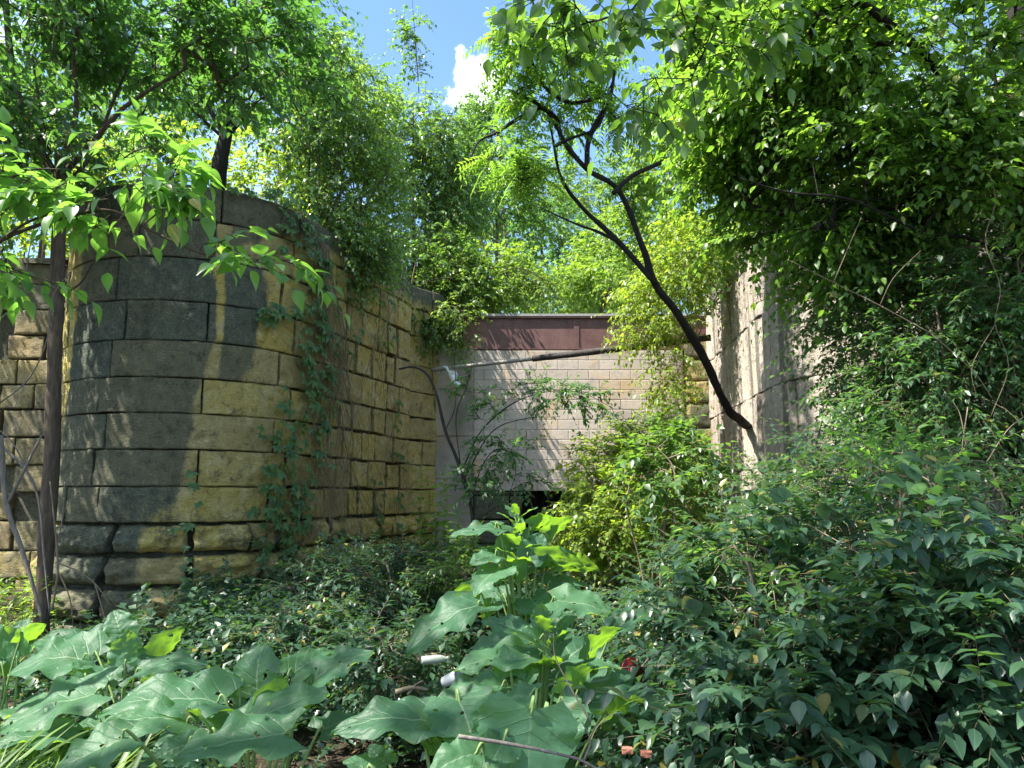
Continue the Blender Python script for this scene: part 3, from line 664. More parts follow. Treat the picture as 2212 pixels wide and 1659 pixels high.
def pinnate(size=.40, pairs=9, llen=.085, wr=.17, k=5, lod=1):
    def fn(lb, wb, tips, out):
        M = len(tips); p = np.repeat(tips, k, 0); d = norm(np.repeat(norm(out), k, 0)*.6+np.random.randn(M*k, 3)*.75+np.array([0, 0, .15]))
        n = len(p); L = size*np.random.uniform(.65, 1.2, n); dr = np.random.uniform(.25, .6, n)
        P = lambda t: p+(L*t)[:, None]*d-(L*dr*t*t)[:, None]*UPZ
        T = lambda t: norm(d-(2*dr*t)[:, None]*UPZ)
        o = np.zeros(n)
        for a, b in ((0, .35), (.35, .7), (.7, 1)): prisms(wb, P(o+a), P(o+b), np.full(n, .0035*(1.1-a)), np.full(n, .0035*(1.1-b)), 3)
        tw = np.random.randn(n)*.4; rn = np.random.rand(n)
        for j in range(pairs+1):
            t = o+(.18+.82*j/pairs); pp = P(t); tt = T(t); S = norm(np.cross(tt, UPZ)); N0 = np.cross(S, tt)
            S2_ = S*np.cos(tw)[:, None]+N0*np.sin(tw)[:, None]
            env = math.sin(math.pi*(.22+.68*j/pairs))
            for sd in ((1, -1) if j < pairs else (0,)):
                D = norm(S2_*sd*.95+tt*.38-UPZ*.22*np.random.uniform(.2, 1.6, n)[:, None])
                leaves(lb, pp, D, UPZ*.9+N0*.5+np.random.randn(n, 3)*.15, llen*(.55+.5*env)*np.random.uniform(.85, 1.12, n), wr, lod, .2, .06, rn)
    return fn
# ================================================================== trees on the left
T = poly([(88, 1375), (98, 1200), (112, 980), (118, 760), (126, 560), (130, 430), (132, 330)], 8.5, .085, .07)
limbs = [poly([(130, 400), (85, 320), (45, 230), (22, 120), (15, 40), (10, -80)], 8.5, .055, .03), poly([(132, 350), (150, 300), (165, 230), (160, 120), (175, 20)], 8.5, .045, .018),
         poly([(132, 380), (180, 330), (260, 240), (330, 190), (400, 150)], (8.5, 8.2), .04, .012), poly([(130, 420), (200, 330), (240, 230), (300, 90)], (8.5, 9), .032, .012), poly([(128, 430), (60, 380), (20, 330), (-60, 280)], 8.5, .045, .02),
         poly([(120, 640), (170, 615), (200, 570), (250, 530)], (8.5, 8.0), .016, .008), poly([(131, 410), (95, 340), (88, 250), (70, 120)], 8.6, .03, .014)]
plant('shade_tree', 'slender brown barked tree rising in front of the left walls with forked limbs', 'tree', None, [T]+limbs,
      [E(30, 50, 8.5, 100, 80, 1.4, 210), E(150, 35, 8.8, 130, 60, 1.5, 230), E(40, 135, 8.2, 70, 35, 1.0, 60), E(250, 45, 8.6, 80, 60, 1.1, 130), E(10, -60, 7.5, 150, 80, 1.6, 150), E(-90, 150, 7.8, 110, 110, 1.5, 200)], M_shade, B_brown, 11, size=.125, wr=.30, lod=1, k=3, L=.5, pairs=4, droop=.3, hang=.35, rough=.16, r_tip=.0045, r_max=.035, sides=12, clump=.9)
T = poly([(470, 420), (476, 350), (488, 290), (492, 262)], 11.2, .115, .10)
limbs = [poly([(490, 300), (455, 240), (430, 200), (425, 120), (400, 30)], 11.2, .045, .015), poly([(492, 270), (500, 200), (515, 130), (505, 40), (510, -60)], 11.2, .07, .03), poly([(490, 275), (478, 190), (482, 110)], 11.1, .035, .012),
         poly([(494, 290), (530, 250), (560, 215), (600, 200)], (11.2, 11), .04, .012), poly([(486, 300), (440, 260), (395, 215), (360, 200)], (11.2, 10.7), .03, .01)]
plant('wall_top_tree', 'dark trunked tree growing on top of the rounded stone wall', 'tree', None, [T]+limbs,
      [E(215, 50, 11.4, 110, 65, 1.5, 210), E(290, 110, 11.0, 55, 60, 1.0, 100), E(170, 20, 11, 100, 60, 1.3, 130), E(300, 40, 11.4, 50, 70, 1, 130), E(130, 130, 11.4, 50, 30, .6, 50)], M_shade, B_dark, 12, size=.10, wr=.3, k=3, L=.5, pairs=4, hang=.4, rough=.22, r_max=.03, sides=10, clump=.9)
# sapling whose bright branch reaches in front of the wall
T = [tuple(p)+(r,) for p, r in ((at(-150, 760, 3.6), .035), (at(-140, 560, 3.6), .03), (at(-110, 400, 3.6), .026), (at(-60, 290, 3.6), .02))]
limbs = [poly([(-130, 620), (0, 520), (140, 470), (240, 455), (330, 500), (430, 545), (560, 580)], 3.6, .012, .004), poly([(0, 520), (60, 480), (180, 430), (270, 340), (325, 315)], (3.6, 3.5), .008, .003), poly([(-130, 600), (-20, 420), (60, 370), (130, 365)], 3.5, .01, .003)]
plant('sapling', 'sapling reaching in from the left edge with big bright green drooping leaves', 'sapling', None, [T]+limbs,
      [E(150, 165, 3.55, 40, 24, .2, 13), E(60, 205, 3.6, 60, 22, .25, 16), E(165, 205, 3.55, 30, 25, .2, 9), E(20, 170, 3.6, 40, 25, .2, 9), E(205, 245, 3.6, 25, 8, .12, 3), E(270, 264, 3.55, 28, 4, .1, 4), E(10, 265, 3.7, 40, 25, .2, 8)], M_fresh, B_brown, 13, size=.12, wr=.27, lod=3, k=2, L=.24, pairs=2, droop=.35, hang=.2, jit=.3, r_tip=.002, spread=.5, step=.2, drp=.3)
# shade trees standing outside the frame to the left and behind, whose crowns shade the ground and the rounded wall; two more added to darken the wing wall and right hand thicket
for i, (x, y, h, cr, n, lab) in enumerate(((-6.7, 6.5, 7.5, (2.4, 2.5, 2.3), 400, 'tall tree standing left of the view shading the rounded wall'), (-9.8, 10.7, 7.2, (2.5, 2.3, 2.0), 330, 'unseen tall tree added beyond the left edge to shade the wing wall'), (-4.8, 1.2, 7.8, (2.9, 2.4, 1.5), 210, 'tall tree standing behind the viewpoint shading the broad leaved weeds'),
                                       (1.0, 3.0, 6.7, (1.6, 1.5, .9), 170, 'unseen slim tree added right of the viewpoint to darken the right hand thicket'), (-1.6, 1.6, 8.2, (2.4, 2.2, 1.3), 150, 'second tall tree behind the viewpoint shading the right hand shrubs'))):
    f = np.array([x, y, float(gz(x, y))])
    plant('shade_tree', lab, 'tree', 'trees around the viewpoint', [[(x+(1.6 if x == 1.0 else 0), y-(5.0 if x == 1.0 else 0), f[2], .14), (x+(1.3 if x == 1.0 else .1), y-(4.2 if x == 1.0 else 0), h*.4, .11), (x-.1, y+.1, h*.75, .08), (x, y, h, .05)]], [((x, y, h), cr, n)], M_shade, B_brown, 40+i, size=.12, k=3, L=.6, pairs=4, clump=.6)
# ================================================================== honeysuckle thickets on the wall tops
def bankpt(px, Y, z=None):
    p = at(px, 300, Y); p[2] = (ZTOP-.2 if z is None else z); return p
hs = [((312, 300), 10.9, [E(332, 120, 11.2, 40, 95, .6, 150), E(318, 215, 11.0, 48, 45, .4, 70)], 'tall bushy honeysuckle with thin upright stems on the wall beside the wall-top tree', M_honey),
      ((352, 330), 11.6, [E(360, 128, 12.0, 42, 66, .6, 130), E(365, 205, 11.7, 48, 65, .5, 150), E(350, 255, 11.3, 52, 32, .4, 110)], 'dense drooping honeysuckle over the middle of the left wall', M_honey),
      ((405, 340), 14.9, [E(415, 190, 15.0, 55, 85, .6, 190), E(412, 270, 14.8, 48, 50, .4, 150)], 'round honeysuckle shrub near the far end of the left wall', M_honey),
      ((405, 345), 13.9, [E(435, 275, 14.4, 50, 50, .4, 140), E(420, 325, 13.7, 36, 26, .25, 40)], 'low leafy shrub spilling over the far corner of the left wall', M_mid)]
for i, (f, Y, cr, lab, m) in enumerate(hs):
    ft_ = at(f[0], f[1], Y); ft_[2] = ZTOP-.2
    shrub(lab, 'honeysuckle shrubs on the wall tops', ft_, cr, m, 60+i, nst=9, size=.088, wr=.30, k=3, L=.5, pairs=5, droop=.55, hang=.55, name='honeysuckle', r0=.016, bow=.35, bark=B_brown, lod=1)
hs2 = [((452, 110), 15.5, [E(452, 185, 15.6, 36, 88, .8, 290)], 'tall narrow leafy tree with a spire of leaves against the blue sky'), ((415, 90), 14.8, [E(412, 150, 15, 42, 68, .8, 180)], 'bushy light green tree between the honeysuckles and the narrow spire tree'),
       ((375, 60), 14.5, [E(335, 90, 14.8, 38, 80, .8, 220)], 'pale green tree behind the wall-top honeysuckles at the edge of the sky')]
for i, (f, Y, cr, lab) in enumerate(hs2):
    ft_ = at(f[0], 300, Y); ft_[2] = ZTOP-.2
    top = cr[0][0]+np.array([0, 0, cr[0][1][2]*.8])
    pl_ = [[tuple(ft_)+(.05,), tuple(ft_*.5+top*.5)+(.03,), tuple(top)+(.012,)]]
    if i == 0: pl_.append(poly([(905, 200), (895, 60), (885, -60)], 15.5, .012, .004)); cr.append(E(412, 40, 15.5, 12, 55, .15, 26))
    plant('slender_tree', lab, 'tree', 'slender trees behind the left wall', pl_, cr, M_honey if i else M_mid, B_brown, 70+i, size=.095, wr=.30, k=3, L=.5, pairs=5, droop=.5, hang=.5, lod=1)
# ================================================================== sunlit trees beyond
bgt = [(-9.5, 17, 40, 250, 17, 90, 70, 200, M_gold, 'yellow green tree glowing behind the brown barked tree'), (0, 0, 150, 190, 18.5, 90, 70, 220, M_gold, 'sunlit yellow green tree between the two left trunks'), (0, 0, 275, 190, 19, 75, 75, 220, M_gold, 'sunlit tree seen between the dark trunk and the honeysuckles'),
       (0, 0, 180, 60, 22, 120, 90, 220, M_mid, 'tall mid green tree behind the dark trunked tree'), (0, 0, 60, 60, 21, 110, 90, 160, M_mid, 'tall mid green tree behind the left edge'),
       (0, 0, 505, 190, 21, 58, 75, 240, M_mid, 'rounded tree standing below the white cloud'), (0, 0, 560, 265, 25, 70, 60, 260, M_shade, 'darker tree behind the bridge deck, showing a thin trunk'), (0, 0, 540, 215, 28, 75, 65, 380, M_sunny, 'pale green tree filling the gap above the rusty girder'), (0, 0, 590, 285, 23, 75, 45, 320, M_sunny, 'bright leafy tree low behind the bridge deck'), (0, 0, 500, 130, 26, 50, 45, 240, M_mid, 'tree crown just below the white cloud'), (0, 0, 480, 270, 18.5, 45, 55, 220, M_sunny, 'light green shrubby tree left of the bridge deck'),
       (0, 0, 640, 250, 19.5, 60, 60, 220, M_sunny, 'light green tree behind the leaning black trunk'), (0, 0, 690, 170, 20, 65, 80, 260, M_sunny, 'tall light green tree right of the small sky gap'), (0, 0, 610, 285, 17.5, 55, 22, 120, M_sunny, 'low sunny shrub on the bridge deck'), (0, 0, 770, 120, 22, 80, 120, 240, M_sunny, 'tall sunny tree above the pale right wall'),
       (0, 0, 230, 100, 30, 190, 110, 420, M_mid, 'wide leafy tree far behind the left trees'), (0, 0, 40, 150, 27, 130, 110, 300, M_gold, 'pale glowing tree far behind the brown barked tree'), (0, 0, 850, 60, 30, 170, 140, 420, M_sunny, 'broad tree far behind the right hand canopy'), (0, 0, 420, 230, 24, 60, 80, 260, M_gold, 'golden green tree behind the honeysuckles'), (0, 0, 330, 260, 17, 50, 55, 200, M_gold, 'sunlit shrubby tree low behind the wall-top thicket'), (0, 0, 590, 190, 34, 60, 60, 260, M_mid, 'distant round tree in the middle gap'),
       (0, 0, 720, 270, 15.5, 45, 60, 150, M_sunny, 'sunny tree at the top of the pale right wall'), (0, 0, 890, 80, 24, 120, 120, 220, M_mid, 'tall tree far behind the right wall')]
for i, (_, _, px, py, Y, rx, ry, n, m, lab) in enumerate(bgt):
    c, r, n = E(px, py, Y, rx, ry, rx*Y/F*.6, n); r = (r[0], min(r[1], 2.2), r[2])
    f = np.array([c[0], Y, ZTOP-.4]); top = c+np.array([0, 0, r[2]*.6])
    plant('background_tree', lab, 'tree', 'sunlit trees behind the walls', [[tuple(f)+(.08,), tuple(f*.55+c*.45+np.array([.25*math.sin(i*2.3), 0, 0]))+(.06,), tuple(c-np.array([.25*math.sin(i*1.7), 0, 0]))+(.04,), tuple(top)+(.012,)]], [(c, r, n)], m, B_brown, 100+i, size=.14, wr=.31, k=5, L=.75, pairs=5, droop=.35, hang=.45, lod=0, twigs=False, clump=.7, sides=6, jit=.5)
# ================================================================== leaning black tree with feathery leaves
YS = 9.4
tr = [poly([(1622, 924), (1605, 912), (1570, 880), (1530, 790), (1475, 695), (1415, 612), (1392, 545), (1352, 440), (1322, 398), (1268, 366), (1215, 300), (1202, 256), (1165, 226), (1100, 195)], [11.9, 11.0, 10.5, 10.0, 9.6, 9.4, 9.3, 9.2, 9.1, 9.05, 9.0, 9.0, 8.95, 8.9], .066, .016),
      poly([(1415, 612), (1335, 522), (1255, 445), (1212, 385), (1195, 305), (1185, 255)], 9.35, .035, .010), poly([(1268, 366), (1272, 300), (1302, 240), (1322, 192), (1330, 120)], (9.0, 9.0), .036, .016),
      poly([(1325, 418), (1365, 380), (1425, 352), (1480, 325), (1505, 305), (1580, 270)], (9.0, 9.2), .032, .012), poly([(1210, 285), (1175, 235), (1130, 250), (1075, 285), (1035, 305), (1015, 345)], 9.0, .03, .008),
      poly([(1310, 205), (1240, 222), (1195, 205), (1165, 170), (1148, 120), (1160, 60), (1150, 0)], (9.0, 8.6), .026, .012), poly([(1335, 522), (1290, 500), (1235, 480), (1175, 452)], 9.2, .022, .007),
      poly([(1200, 315), (1230, 300), (1290, 275), (1310, 225)], 8.95, .02, .012), poly([(1160, 130), (1180, 60), (1200, 20)], 8.8, .012, .005)]
plant('leaning_tree', 'leaning black branched tree with feathery compound leaves rooted on the right wall', 'tree', None, tr,
      [E(518, 45, 8.7, 32, 32, .5, 13), E(560, 50, 8.8, 60, 35, .6, 24), E(525, 90, 8.8, 25, 20, .4, 6), E(510, 160, 9.0, 38, 22, .4, 13), E(620, 90, 9.2, 45, 45, .5, 18), E(700, 130, 9.2, 45, 40, .5, 16), E(645, 180, 9.2, 30, 25, .4, 7), E(580, 110, 9, 45, 25, .4, 8)], M_canopy, B_black, 14, fn=pinnate(.5, 9, .115, .16), rough=.30, sides=12, r_tip=.005, r_max=.02)
# ================================================================== right hand canopy
T = poly([(2235, 1350), (2225, 900), (2230, 500), (2215, 250), (2200, 60), (2190, -80)], 5.6, .16, .11)
limbs = [poly([(2225, 520), (2150, 330), (2050, 180), (1955, 80), (1850, 0), (1700, -90)], (5.6, 4.8), .05, .022), poly([(2170, 350), (2160, 250), (2140, 120), (2105, 0)], (5.4, 5.2), .016, .008), poly([(2225, 620), (2120, 525), (1990, 500), (1840, 432), (1700, 415), (1600, 385)], (5.6, 5.0), .015, .004),
         poly([(2150, 330), (2060, 345), (1960, 420), (1830, 440), (1760, 500)], (5.5, 5.7), .012, .003)]
plant('shade_tree', 'big tree at the right edge arching a dark limb over glowing leaves', 'tree', None, [T]+limbs,
      [E(820, 70, 5.8, 120, 80, .9, 260), E(930, 60, 5.4, 110, 85, .9, 210), E(760, 150, 6.4, 80, 65, .8, 200), E(860, 170, 5.8, 120, 65, .8, 260), E(970, 180, 5.4, 75, 80, .7, 170), E(750, 30, 6.6, 75, 60, .8, 150), E(790, 225, 6.2, 70, 35, .5, 120), E(900, -60, 5, 150, 60, 1, 120), E(890, 240, 6.0, 95, 45, .6, 190), E(965, 255, 5.6, 60, 45, .5, 110), E(730, 95, 7, 50, 50, .6, 110)], M_canopy, B_black, 15, size=.074, wr=.30, lod=2, k=4, L=.5, pairs=6, droop=.35, hang=.4, rough=.12, r_tip=.003, r_max=.022, sides=12, clump=.9)
T = [(2.9, -1.6, -.05, .06), (2.7, -1.2, 2.4, .05), (1.8, .6, 3.9, .035), (.75, 2.6, 4.1, .02)]
plant('shade_tree', 'tree by the viewpoint hanging dark oval leaves over the top of the view', 'tree', None, [T, [(.75, 2.6, 4.1, .016)]+[tuple(at(x, y, 3.4))+(.006,) for x, y in ((640, 0), (600, 20))], [(.8, 2.4, 4.05, .014)]+[tuple(at(x, y, 3.5))+(.005,) for x, y in ((720, 10), (700, 60))]],
      [E(610, 15, 3.4, 60, 28, .2, 14), E(680, 40, 3.5, 50, 45, .25, 18), E(560, 5, 3.3, 50, 12, .2, 8), E(740, 30, 3.5, 45, 50, .25, 14), E(650, 90, 3.6, 25, 30, .2, 5)], M_mid, B_black, 16, size=.10, wr=.30, lod=3, k=2, L=.28, pairs=2, droop=.35, hang=.5, jit=.5, r_tip=.002)
# ================================================================== burdocks
def big_leaf(buf, base, tip, width, up, arch=.12, ruffle=.05, fold=.16, seed=0, nt_=34, ns=17, curl=0.0):
    rng = np.random.default_rng(seed); base = np.asarray(base, float); tip = np.asarray(tip, float)
    d = tip-base; L = np.linalg.norm(d); d = d/L; n = norm(up-d*(np.asarray(up)@d)); s = np.cross(n, d)
    t = np.linspace(0, 1, nt_)[:, None]; q = np.linspace(-1, 1, ns)[None]; aq = np.abs(q)
    w = np.sin(np.pi*np.clip(.09+.91*t, 0, 1)**.66)**.7; w[-1] = .015
    w = w*(1+.045*np.sin(t*24+rng.uniform(0, 6))+.022*np.sin(t*61+rng.uniform(0, 6)))
    w2 = width/2*w*(1+np.where(q < 0, 1, -1)*.05*rng.normal())
    back = -.20*L*(aq**1.5)*(1-t)**3
    fwd = L*t+back+.05*L*aq*(t)*(1-t)
    ph = rng.uniform(0, 6, 4); side = np.where(q < 0, 0, 1.7)
    ruf = ruffle*aq**2.5*(.7*np.sin(t*15+ph[0]+side)+.35*np.sin(t*24+ph[1]+side*2)+.10*aq*np.sin(t*44+ph[2]))*L*(.35+w)
    quilt = .0015*np.sin((t-.3*aq)*42)*(1-aq)*np.sign(1)
    z = arch*L*4*t*(1-t)*.8-arch*L*.5*t**2+fold*np.abs(q)*w2*(1-.6*t)-curl*L*aq**3*.3+ruf+quilt+.045*L*fbm(np.stack([t*4+0*q, q*2.5+0*t, 0*t*q+seed], -1).reshape(-1, 3), 3, 3).reshape(nt_, ns)
    P = base+fwd[..., None]*d+(q*w2)[..., None]*s+z[..., None]*n
    i = (np.arange(nt_-1)[:, None]*ns+np.arange(ns-1)[None]).ravel()
    a = np.stack([t+0*q, q+0*t, np.full((nt_, ns), rng.random())], -1)
    hol = fbm(P.reshape(-1, 3)[i]*34, seed % 53, 2); i = i[hol < .60]
    buf.add(P, [np.stack([i, i+ns, i+ns+1, i+1], 1)], a)
def z8(x, y): return (800+x*.3616)*.42667, (1200+y*.3616)*.42667
def z7(x, y): return (x*.3616)*.42667, (1200+y*.3616)*.42667
def burdock(label, rootpx, Y, specs, conv, seed, stalk=None, extra=0, rosette=None):
    """specs: (base x, y, tip x, y, width px, face 't' top or 'u' underside, depth offset, depth of tip)"""
    rng = np.random.default_rng(seed)
    c = at(rootpx[0], rootpx[1], Y); foot = np.array([c[0], Y, float(gz(c[0], Y))])
    root = thing('burdock', foot, label, 'weed', 'burdock plants with big ruffled leaves')
    lb, sb = Buf(), Buf()
    for k, (bx, by, tx, ty, wpx, face, dy, dt) in enumerate(specs):
        p0 = at(*conv(bx, by), Y+dy); p1 = at(*conv(tx, ty), Y+dy+dt); W_ = wpx*.1543*(Y+dy)/F
        p1 = p0+(p1-p0)*1.04; L_ = np.linalg.norm(p1-p0); W_ = min(max(W_*1.32, .60*L_), L_*(1.0 if wpx < 300 else 1.5))
        up = {'t': np.array([rng.normal(0, .15), -.42, 1.]), 'f': np.array([rng.normal(0, .2), -1., .45]), 'h': np.array([-.25, 1., .12]), 'u': np.array([rng.normal(-.4, .15), .62, .62])}[face]
        big_leaf(lb, p0, p1, W_, up, arch=rng.uniform(.06, .13), ruffle=rng.uniform(.042, .065), seed=seed*50+k, fold=.12)
        d = norm(p1-p0); f2 = foot+np.array([rng.normal(0, .04), rng.normal(0, .04), 0]); mid = (p0+f2)/2+np.array([0, 0, .04])-d*.03; mid[2] = max(mid[2], foot[2]+.05)
        tube(sb, [f2, mid, p0-d*.015, p0+d*.02], [.011, .008, .006, .004], 6, per=5)
    for k in range(extra):
        a = rng.uniform(0, 6.28); L = rng.uniform(.22, .42); r = rng.uniform(.08, .25); h = rng.uniform(.12, .45)
        p0 = foot+np.array([math.cos(a)*r, math.sin(a)*r, h]); p1 = p0+np.array([math.cos(a)*L, math.sin(a)*L, rng.uniform(-.18, .1)])
        big_leaf(lb, p0, p1, L*rng.uniform(.6, .8), np.array([math.cos(a)*.2, math.sin(a)*.2-.15, 1]), seed=seed*77+k)
        tube(sb, [foot, (foot+p0)/2+np.array([0, 0, .03]), p0], [.01, .007, .005], 6, per=5)
    if stalk:
        pts = [foot]+[at(*conv(x, y), Y) for x, y in stalk]; tube(sb, pts, np.linspace(.016, .007, len(pts)), 8, .05, per=6)
        rng2 = np.random.default_rng(seed+3); top = pts[-1]
        for k in range(rosette or 0):
            u = (k/(rosette))**1.0; q = pts[1]*(1-u)+top*u if len(pts) == 2 else np.array([np.interp(u, np.linspace(0, 1, len(pts)-1), [p[j] for p in pts[1:]]) for j in range(3)])
            a = k*2.4+rng2.uniform(-.3, .3); L = (.24-.15*u)*rng2.uniform(.8, 1.2); dv = np.array([math.cos(a), math.sin(a), .25+.7*u])
            p0 = q+norm(dv)*.05*(1.4-u); p1 = q+norm(dv)*(.05+L); big_leaf(lb, p0, p1, L*.66, np.array([-math.cos(a)*.4, -math.sin(a)*.4-.1, 1]), seed=seed*31+k, nt_=14, ns=9)
            tube(sb, [q, p0], [.005, .003], 5)
    lb.build('foliage', M_burd, root, foot); sb.build('stalks', B_green, root, foot)
    return root
burdock('burdock at the foot of the rounded wall with one glowing upright leaf', (128, 690), 4.3, [
    (800, 820, 735, 640, 190, 'f', .1, .05), (812, 985, 830, 770, 280, 'u', -.1, .03), (965, 965, 1180, 745, 150, 'u', 0, .05), (560, 950, 60, 1030, 330, 't', -.1, -.05), (620, 930, 200, 830, 260, 't', .25, .1),
    (640, 1170, 10, 1390, 330, 't', -.45, -.1), (900, 1040, 1340, 985, 150, 't', -.1, 0), (560, 1075, 520, 960, 190, 'u', -.25, .1), (700, 1120, 760, 960, 240, 'f', .1, .1), (950, 1150, 990, 1050, 150, 'u', -.25, .05)], z7, 1, extra=11)
burdock('dark green burdock cut by the left edge of the view', (5, 690), 4.6, [(100, 960, -120, 760, 240, 'u', 0, 0), (130, 860, 290, 730, 150, 'u', 0, .1), (60, 900, 180, 690, 130, 'f', .1, .1), (0, 1000, -260, 960, 260, 't', 0, 0)], z7, 2, extra=5)
burdock('wide burdock in front of the rounded wall with one tall upright dark green leaf', (262, 760), 3.2, [
    (1670, 1180, 1700, 860, 330, 'f', .15, .05), (1880, 1060, 2150, 895, 150, 'f', .25, .2), (2000, 1130, 2400, 900, 260, 't', .25, .05), (1440, 1230, 665, 1290, 300, 't', .0, -.1), (1240, 1370, 635, 1390, 250, 't', -.15, -.1),
    (1640, 1350, 2110, 1170, 280, 't', -.1, 0), (1390, 1440, 1230, 1290, 220, 'u', -.2, .1), (1860, 1450, 1150, 1580, 240, 't', -.45, -.1), (830, 1460, 350, 1680, 280, 't', -.5, -.1), (1540, 1150, 1410, 1030, 90, 'f', .1, .05),
    (1700, 1250, 1860, 1080, 200, 'u', .0, .05), (1480, 1280, 1540, 1480, 220, 't', .1, -.2), (1900, 1340, 2030, 1240, 160, 'u', -.1, .1), (2080, 1420, 2330, 1330, 220, 't', .3, .1), (1250, 1500, 1000, 1600, 200, 't', -.3, -.1)], z7, 3, extra=12)
burdock('tall flowering burdock in the middle of the channel topped by a leafy stalk', (528, 625), 5.3, [
    (1010, 110, 715, 150, 110, 't', 0, -.05), (1010, 285, 838, 330, 150, 't', -.1, -.1), (1040, 370, 865, 525, 210, 't', -.15, -.2), (1210, 300, 1300, 140, 150, 'f', -.1, .05), (1345, 150, 1490, 35, 130, 'u', 0, 0), (1280, 310, 1560, 340, 150, 'u', -.1, 0),
    (880, 500, 600, 640, 130, 'u', -.2, -.05), (900, 610, 425, 890, 260, 't', -.4, -.2), (1380, 580, 1760, 660, 230, 't', -.3, -.1), (1230, 90, 1365, 25, 110, 'u', 0, 0), (1350, 480, 1600, 470, 150, 't', 0, .1), (990, 590, 920, 700, 160, 'u', -.2, 0), (1070, 260, 1040, 140, 130, 'u', .05, .05),
    (1120, 420, 1190, 300, 120, 'f', -.15, 0), (1400, 330, 1660, 370, 120, 'u', .1, .1), (1050, 560, 760, 560, 190, 't', .2, .1), (1220, 560, 1330, 690, 200, 't', -.1, -.2), (1000, 470, 920, 430, 150, 'u', 0, .1)], z8, 4, stalk=[(1150, 420), (1145, 200), (1130, 0)], extra=12, rosette=16)
burdock('burdock nearest the middle of the view with a thick pale stalk and sunlit leaf patches', (530, 745), 3.5, [
    (1200, 790, 915, 700, 160, 't', .2, .1), (1310, 735, 1290, 595, 130, 'u', .05, 0), (1385, 790, 1510, 645, 110, 'f', .05, 0), (1585, 965, 1800, 750, 190, 'u', .1, .1), (1770, 760, 2040, 645, 100, 't', .5, .1), (1130, 860, 825, 890, 190, 't', .5, 0), (1290, 950, 750, 1010, 230, 't', .0, -.1),
    (1420, 1000, 1640, 830, 330, 't', .5, .2), (1440, 1190, 1625, 995, 190, 'u', -.2, .05), (1560, 1130, 1890, 1060, 250, 't', .2, 0), (1590, 1230, 2230, 1330, 260, 't', -.1, -.1), (1100, 1060, 1060, 860, 160, 'f', -.1, .1), (1060, 1130, 820, 1190, 150, 't', .1, -.1), (1110, 1230, 900, 1330, 120, 'u', -.3, 0),
    (1000, 1160, 560, 1270, 220, 't', .3, 0), (1300, 840, 1180, 770, 130, 't', -.05, -.05), (1700, 1330, 1960, 1210, 170, 'u', -.3, 0), (1160, 1130, 1280, 1020, 130, 't', -.1, 0)], z8, 5, stalk=[(1330, 1100), (1335, 900), (1325, 700)], extra=10, rosette=9)
burdock('burdock at the bottom of the view hanging one big backlit leaf behind a bare stick', (480, 800), 2.55, [
    (1235, 1275, 1215, 1760, 560, 'h', -.1, -.1), (1100, 1290, 1080, 1640, 330, 'h', .05, -.05), (1330, 1300, 1440, 1600, 300, 'f', .25, -.1), (1240, 1200, 1000, 1240, 200, 't', .4, .05), (1420, 1260, 1600, 1420, 260, 't', .3, -.1), (760, 1220, 880, 1560, 330, 'f', .15, -.15), (640, 1380, -40, 1400, 240, 't', .1, -.05), (900, 1560, 580, 1690, 220, 't', -.1, -.1), (680, 1330, 500, 1290, 150, 't', .35, .1), (1060, 1480, 960, 1640, 200, 'f', -.15, -.1), (560, 1480, 660, 1590, 130, 't', .1, 0), (300, 1640, 180, 1520, 130, 'f', .3, 0), (200, 1690, 20, 1610, 140, 't', 0, 0)], z8, 6, extra=4)
# ================================================================== shrubs on the right and in the channel
def gp(px, py, Y):
    p = at(px, py, Y); p[2] = float(gz(p[0], p[1])); return p
rsh = [(780, 700, 4.3, [E(800, 600, 4.3, 120, 75, .7, 120), E(720, 625, 4.6, 70, 40, .5, 45)], 'broad arching honeysuckle filling the lower right of the view', M_blue),
       (930, 640, 4.8, [E(920, 530, 4.7, 110, 70, .7, 115), E(840, 510, 5.4, 80, 55, .6, 70)], 'tall honeysuckle against the shaded part of the right wall', M_blue),
       (840, 760, 3.1, [E(840, 710, 3.15, 130, 50, .4, 90), E(740, 730, 3.3, 70, 40, .35, 50), E(930, 650, 3.2, 80, 50, .4, 50)], 'low honeysuckle with big grey green leaves at the bottom of the view', M_blue),
       (1010, 760, 3.0, [E(990, 620, 3.1, 70, 80, .4, 55), E(1000, 740, 2.9, 60, 50, .35, 40)], 'dark honeysuckle in the lower right corner', M_blue),
       (660, 600, 6.4, [E(690, 635, 5.8, 60, 40, .6, 80), E(755, 580, 6.2, 50, 42, .6, 70)], 'shaded honeysuckle right of the tall burdock', M_blue),
       (790, 520, 7.3, [E(825, 490, 7.0, 50, 45, .6, 80), E(885, 430, 6.8, 65, 50, .6, 90)], 'honeysuckle climbing across the foot of the pale right wall', M_blue),
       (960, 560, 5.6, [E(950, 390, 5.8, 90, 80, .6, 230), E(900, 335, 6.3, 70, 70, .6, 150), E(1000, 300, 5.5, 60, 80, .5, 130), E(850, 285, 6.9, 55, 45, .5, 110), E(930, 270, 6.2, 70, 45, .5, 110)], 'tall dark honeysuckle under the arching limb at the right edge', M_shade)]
for i, (px, py, Y, cr, lab, m) in enumerate(rsh):
    near = Y < 4.5
    shrub(lab, 'honeysuckle shrubs on the right', gp(px, py, Y), cr, m, 200+i, nst=9, size=.066 if Y > 4.5 else (.075 if Y > 3.2 else .088), wr=.27, lod=2 if near else 1, k=3, L=.58, pairs=8, droop=.3, hang=.2, jit=.22, name='honeysuckle', spread=.5, up=.12, bow=.45, twig_r=.0022, r_tip=.0022, bark=B_tan, drp=.2)
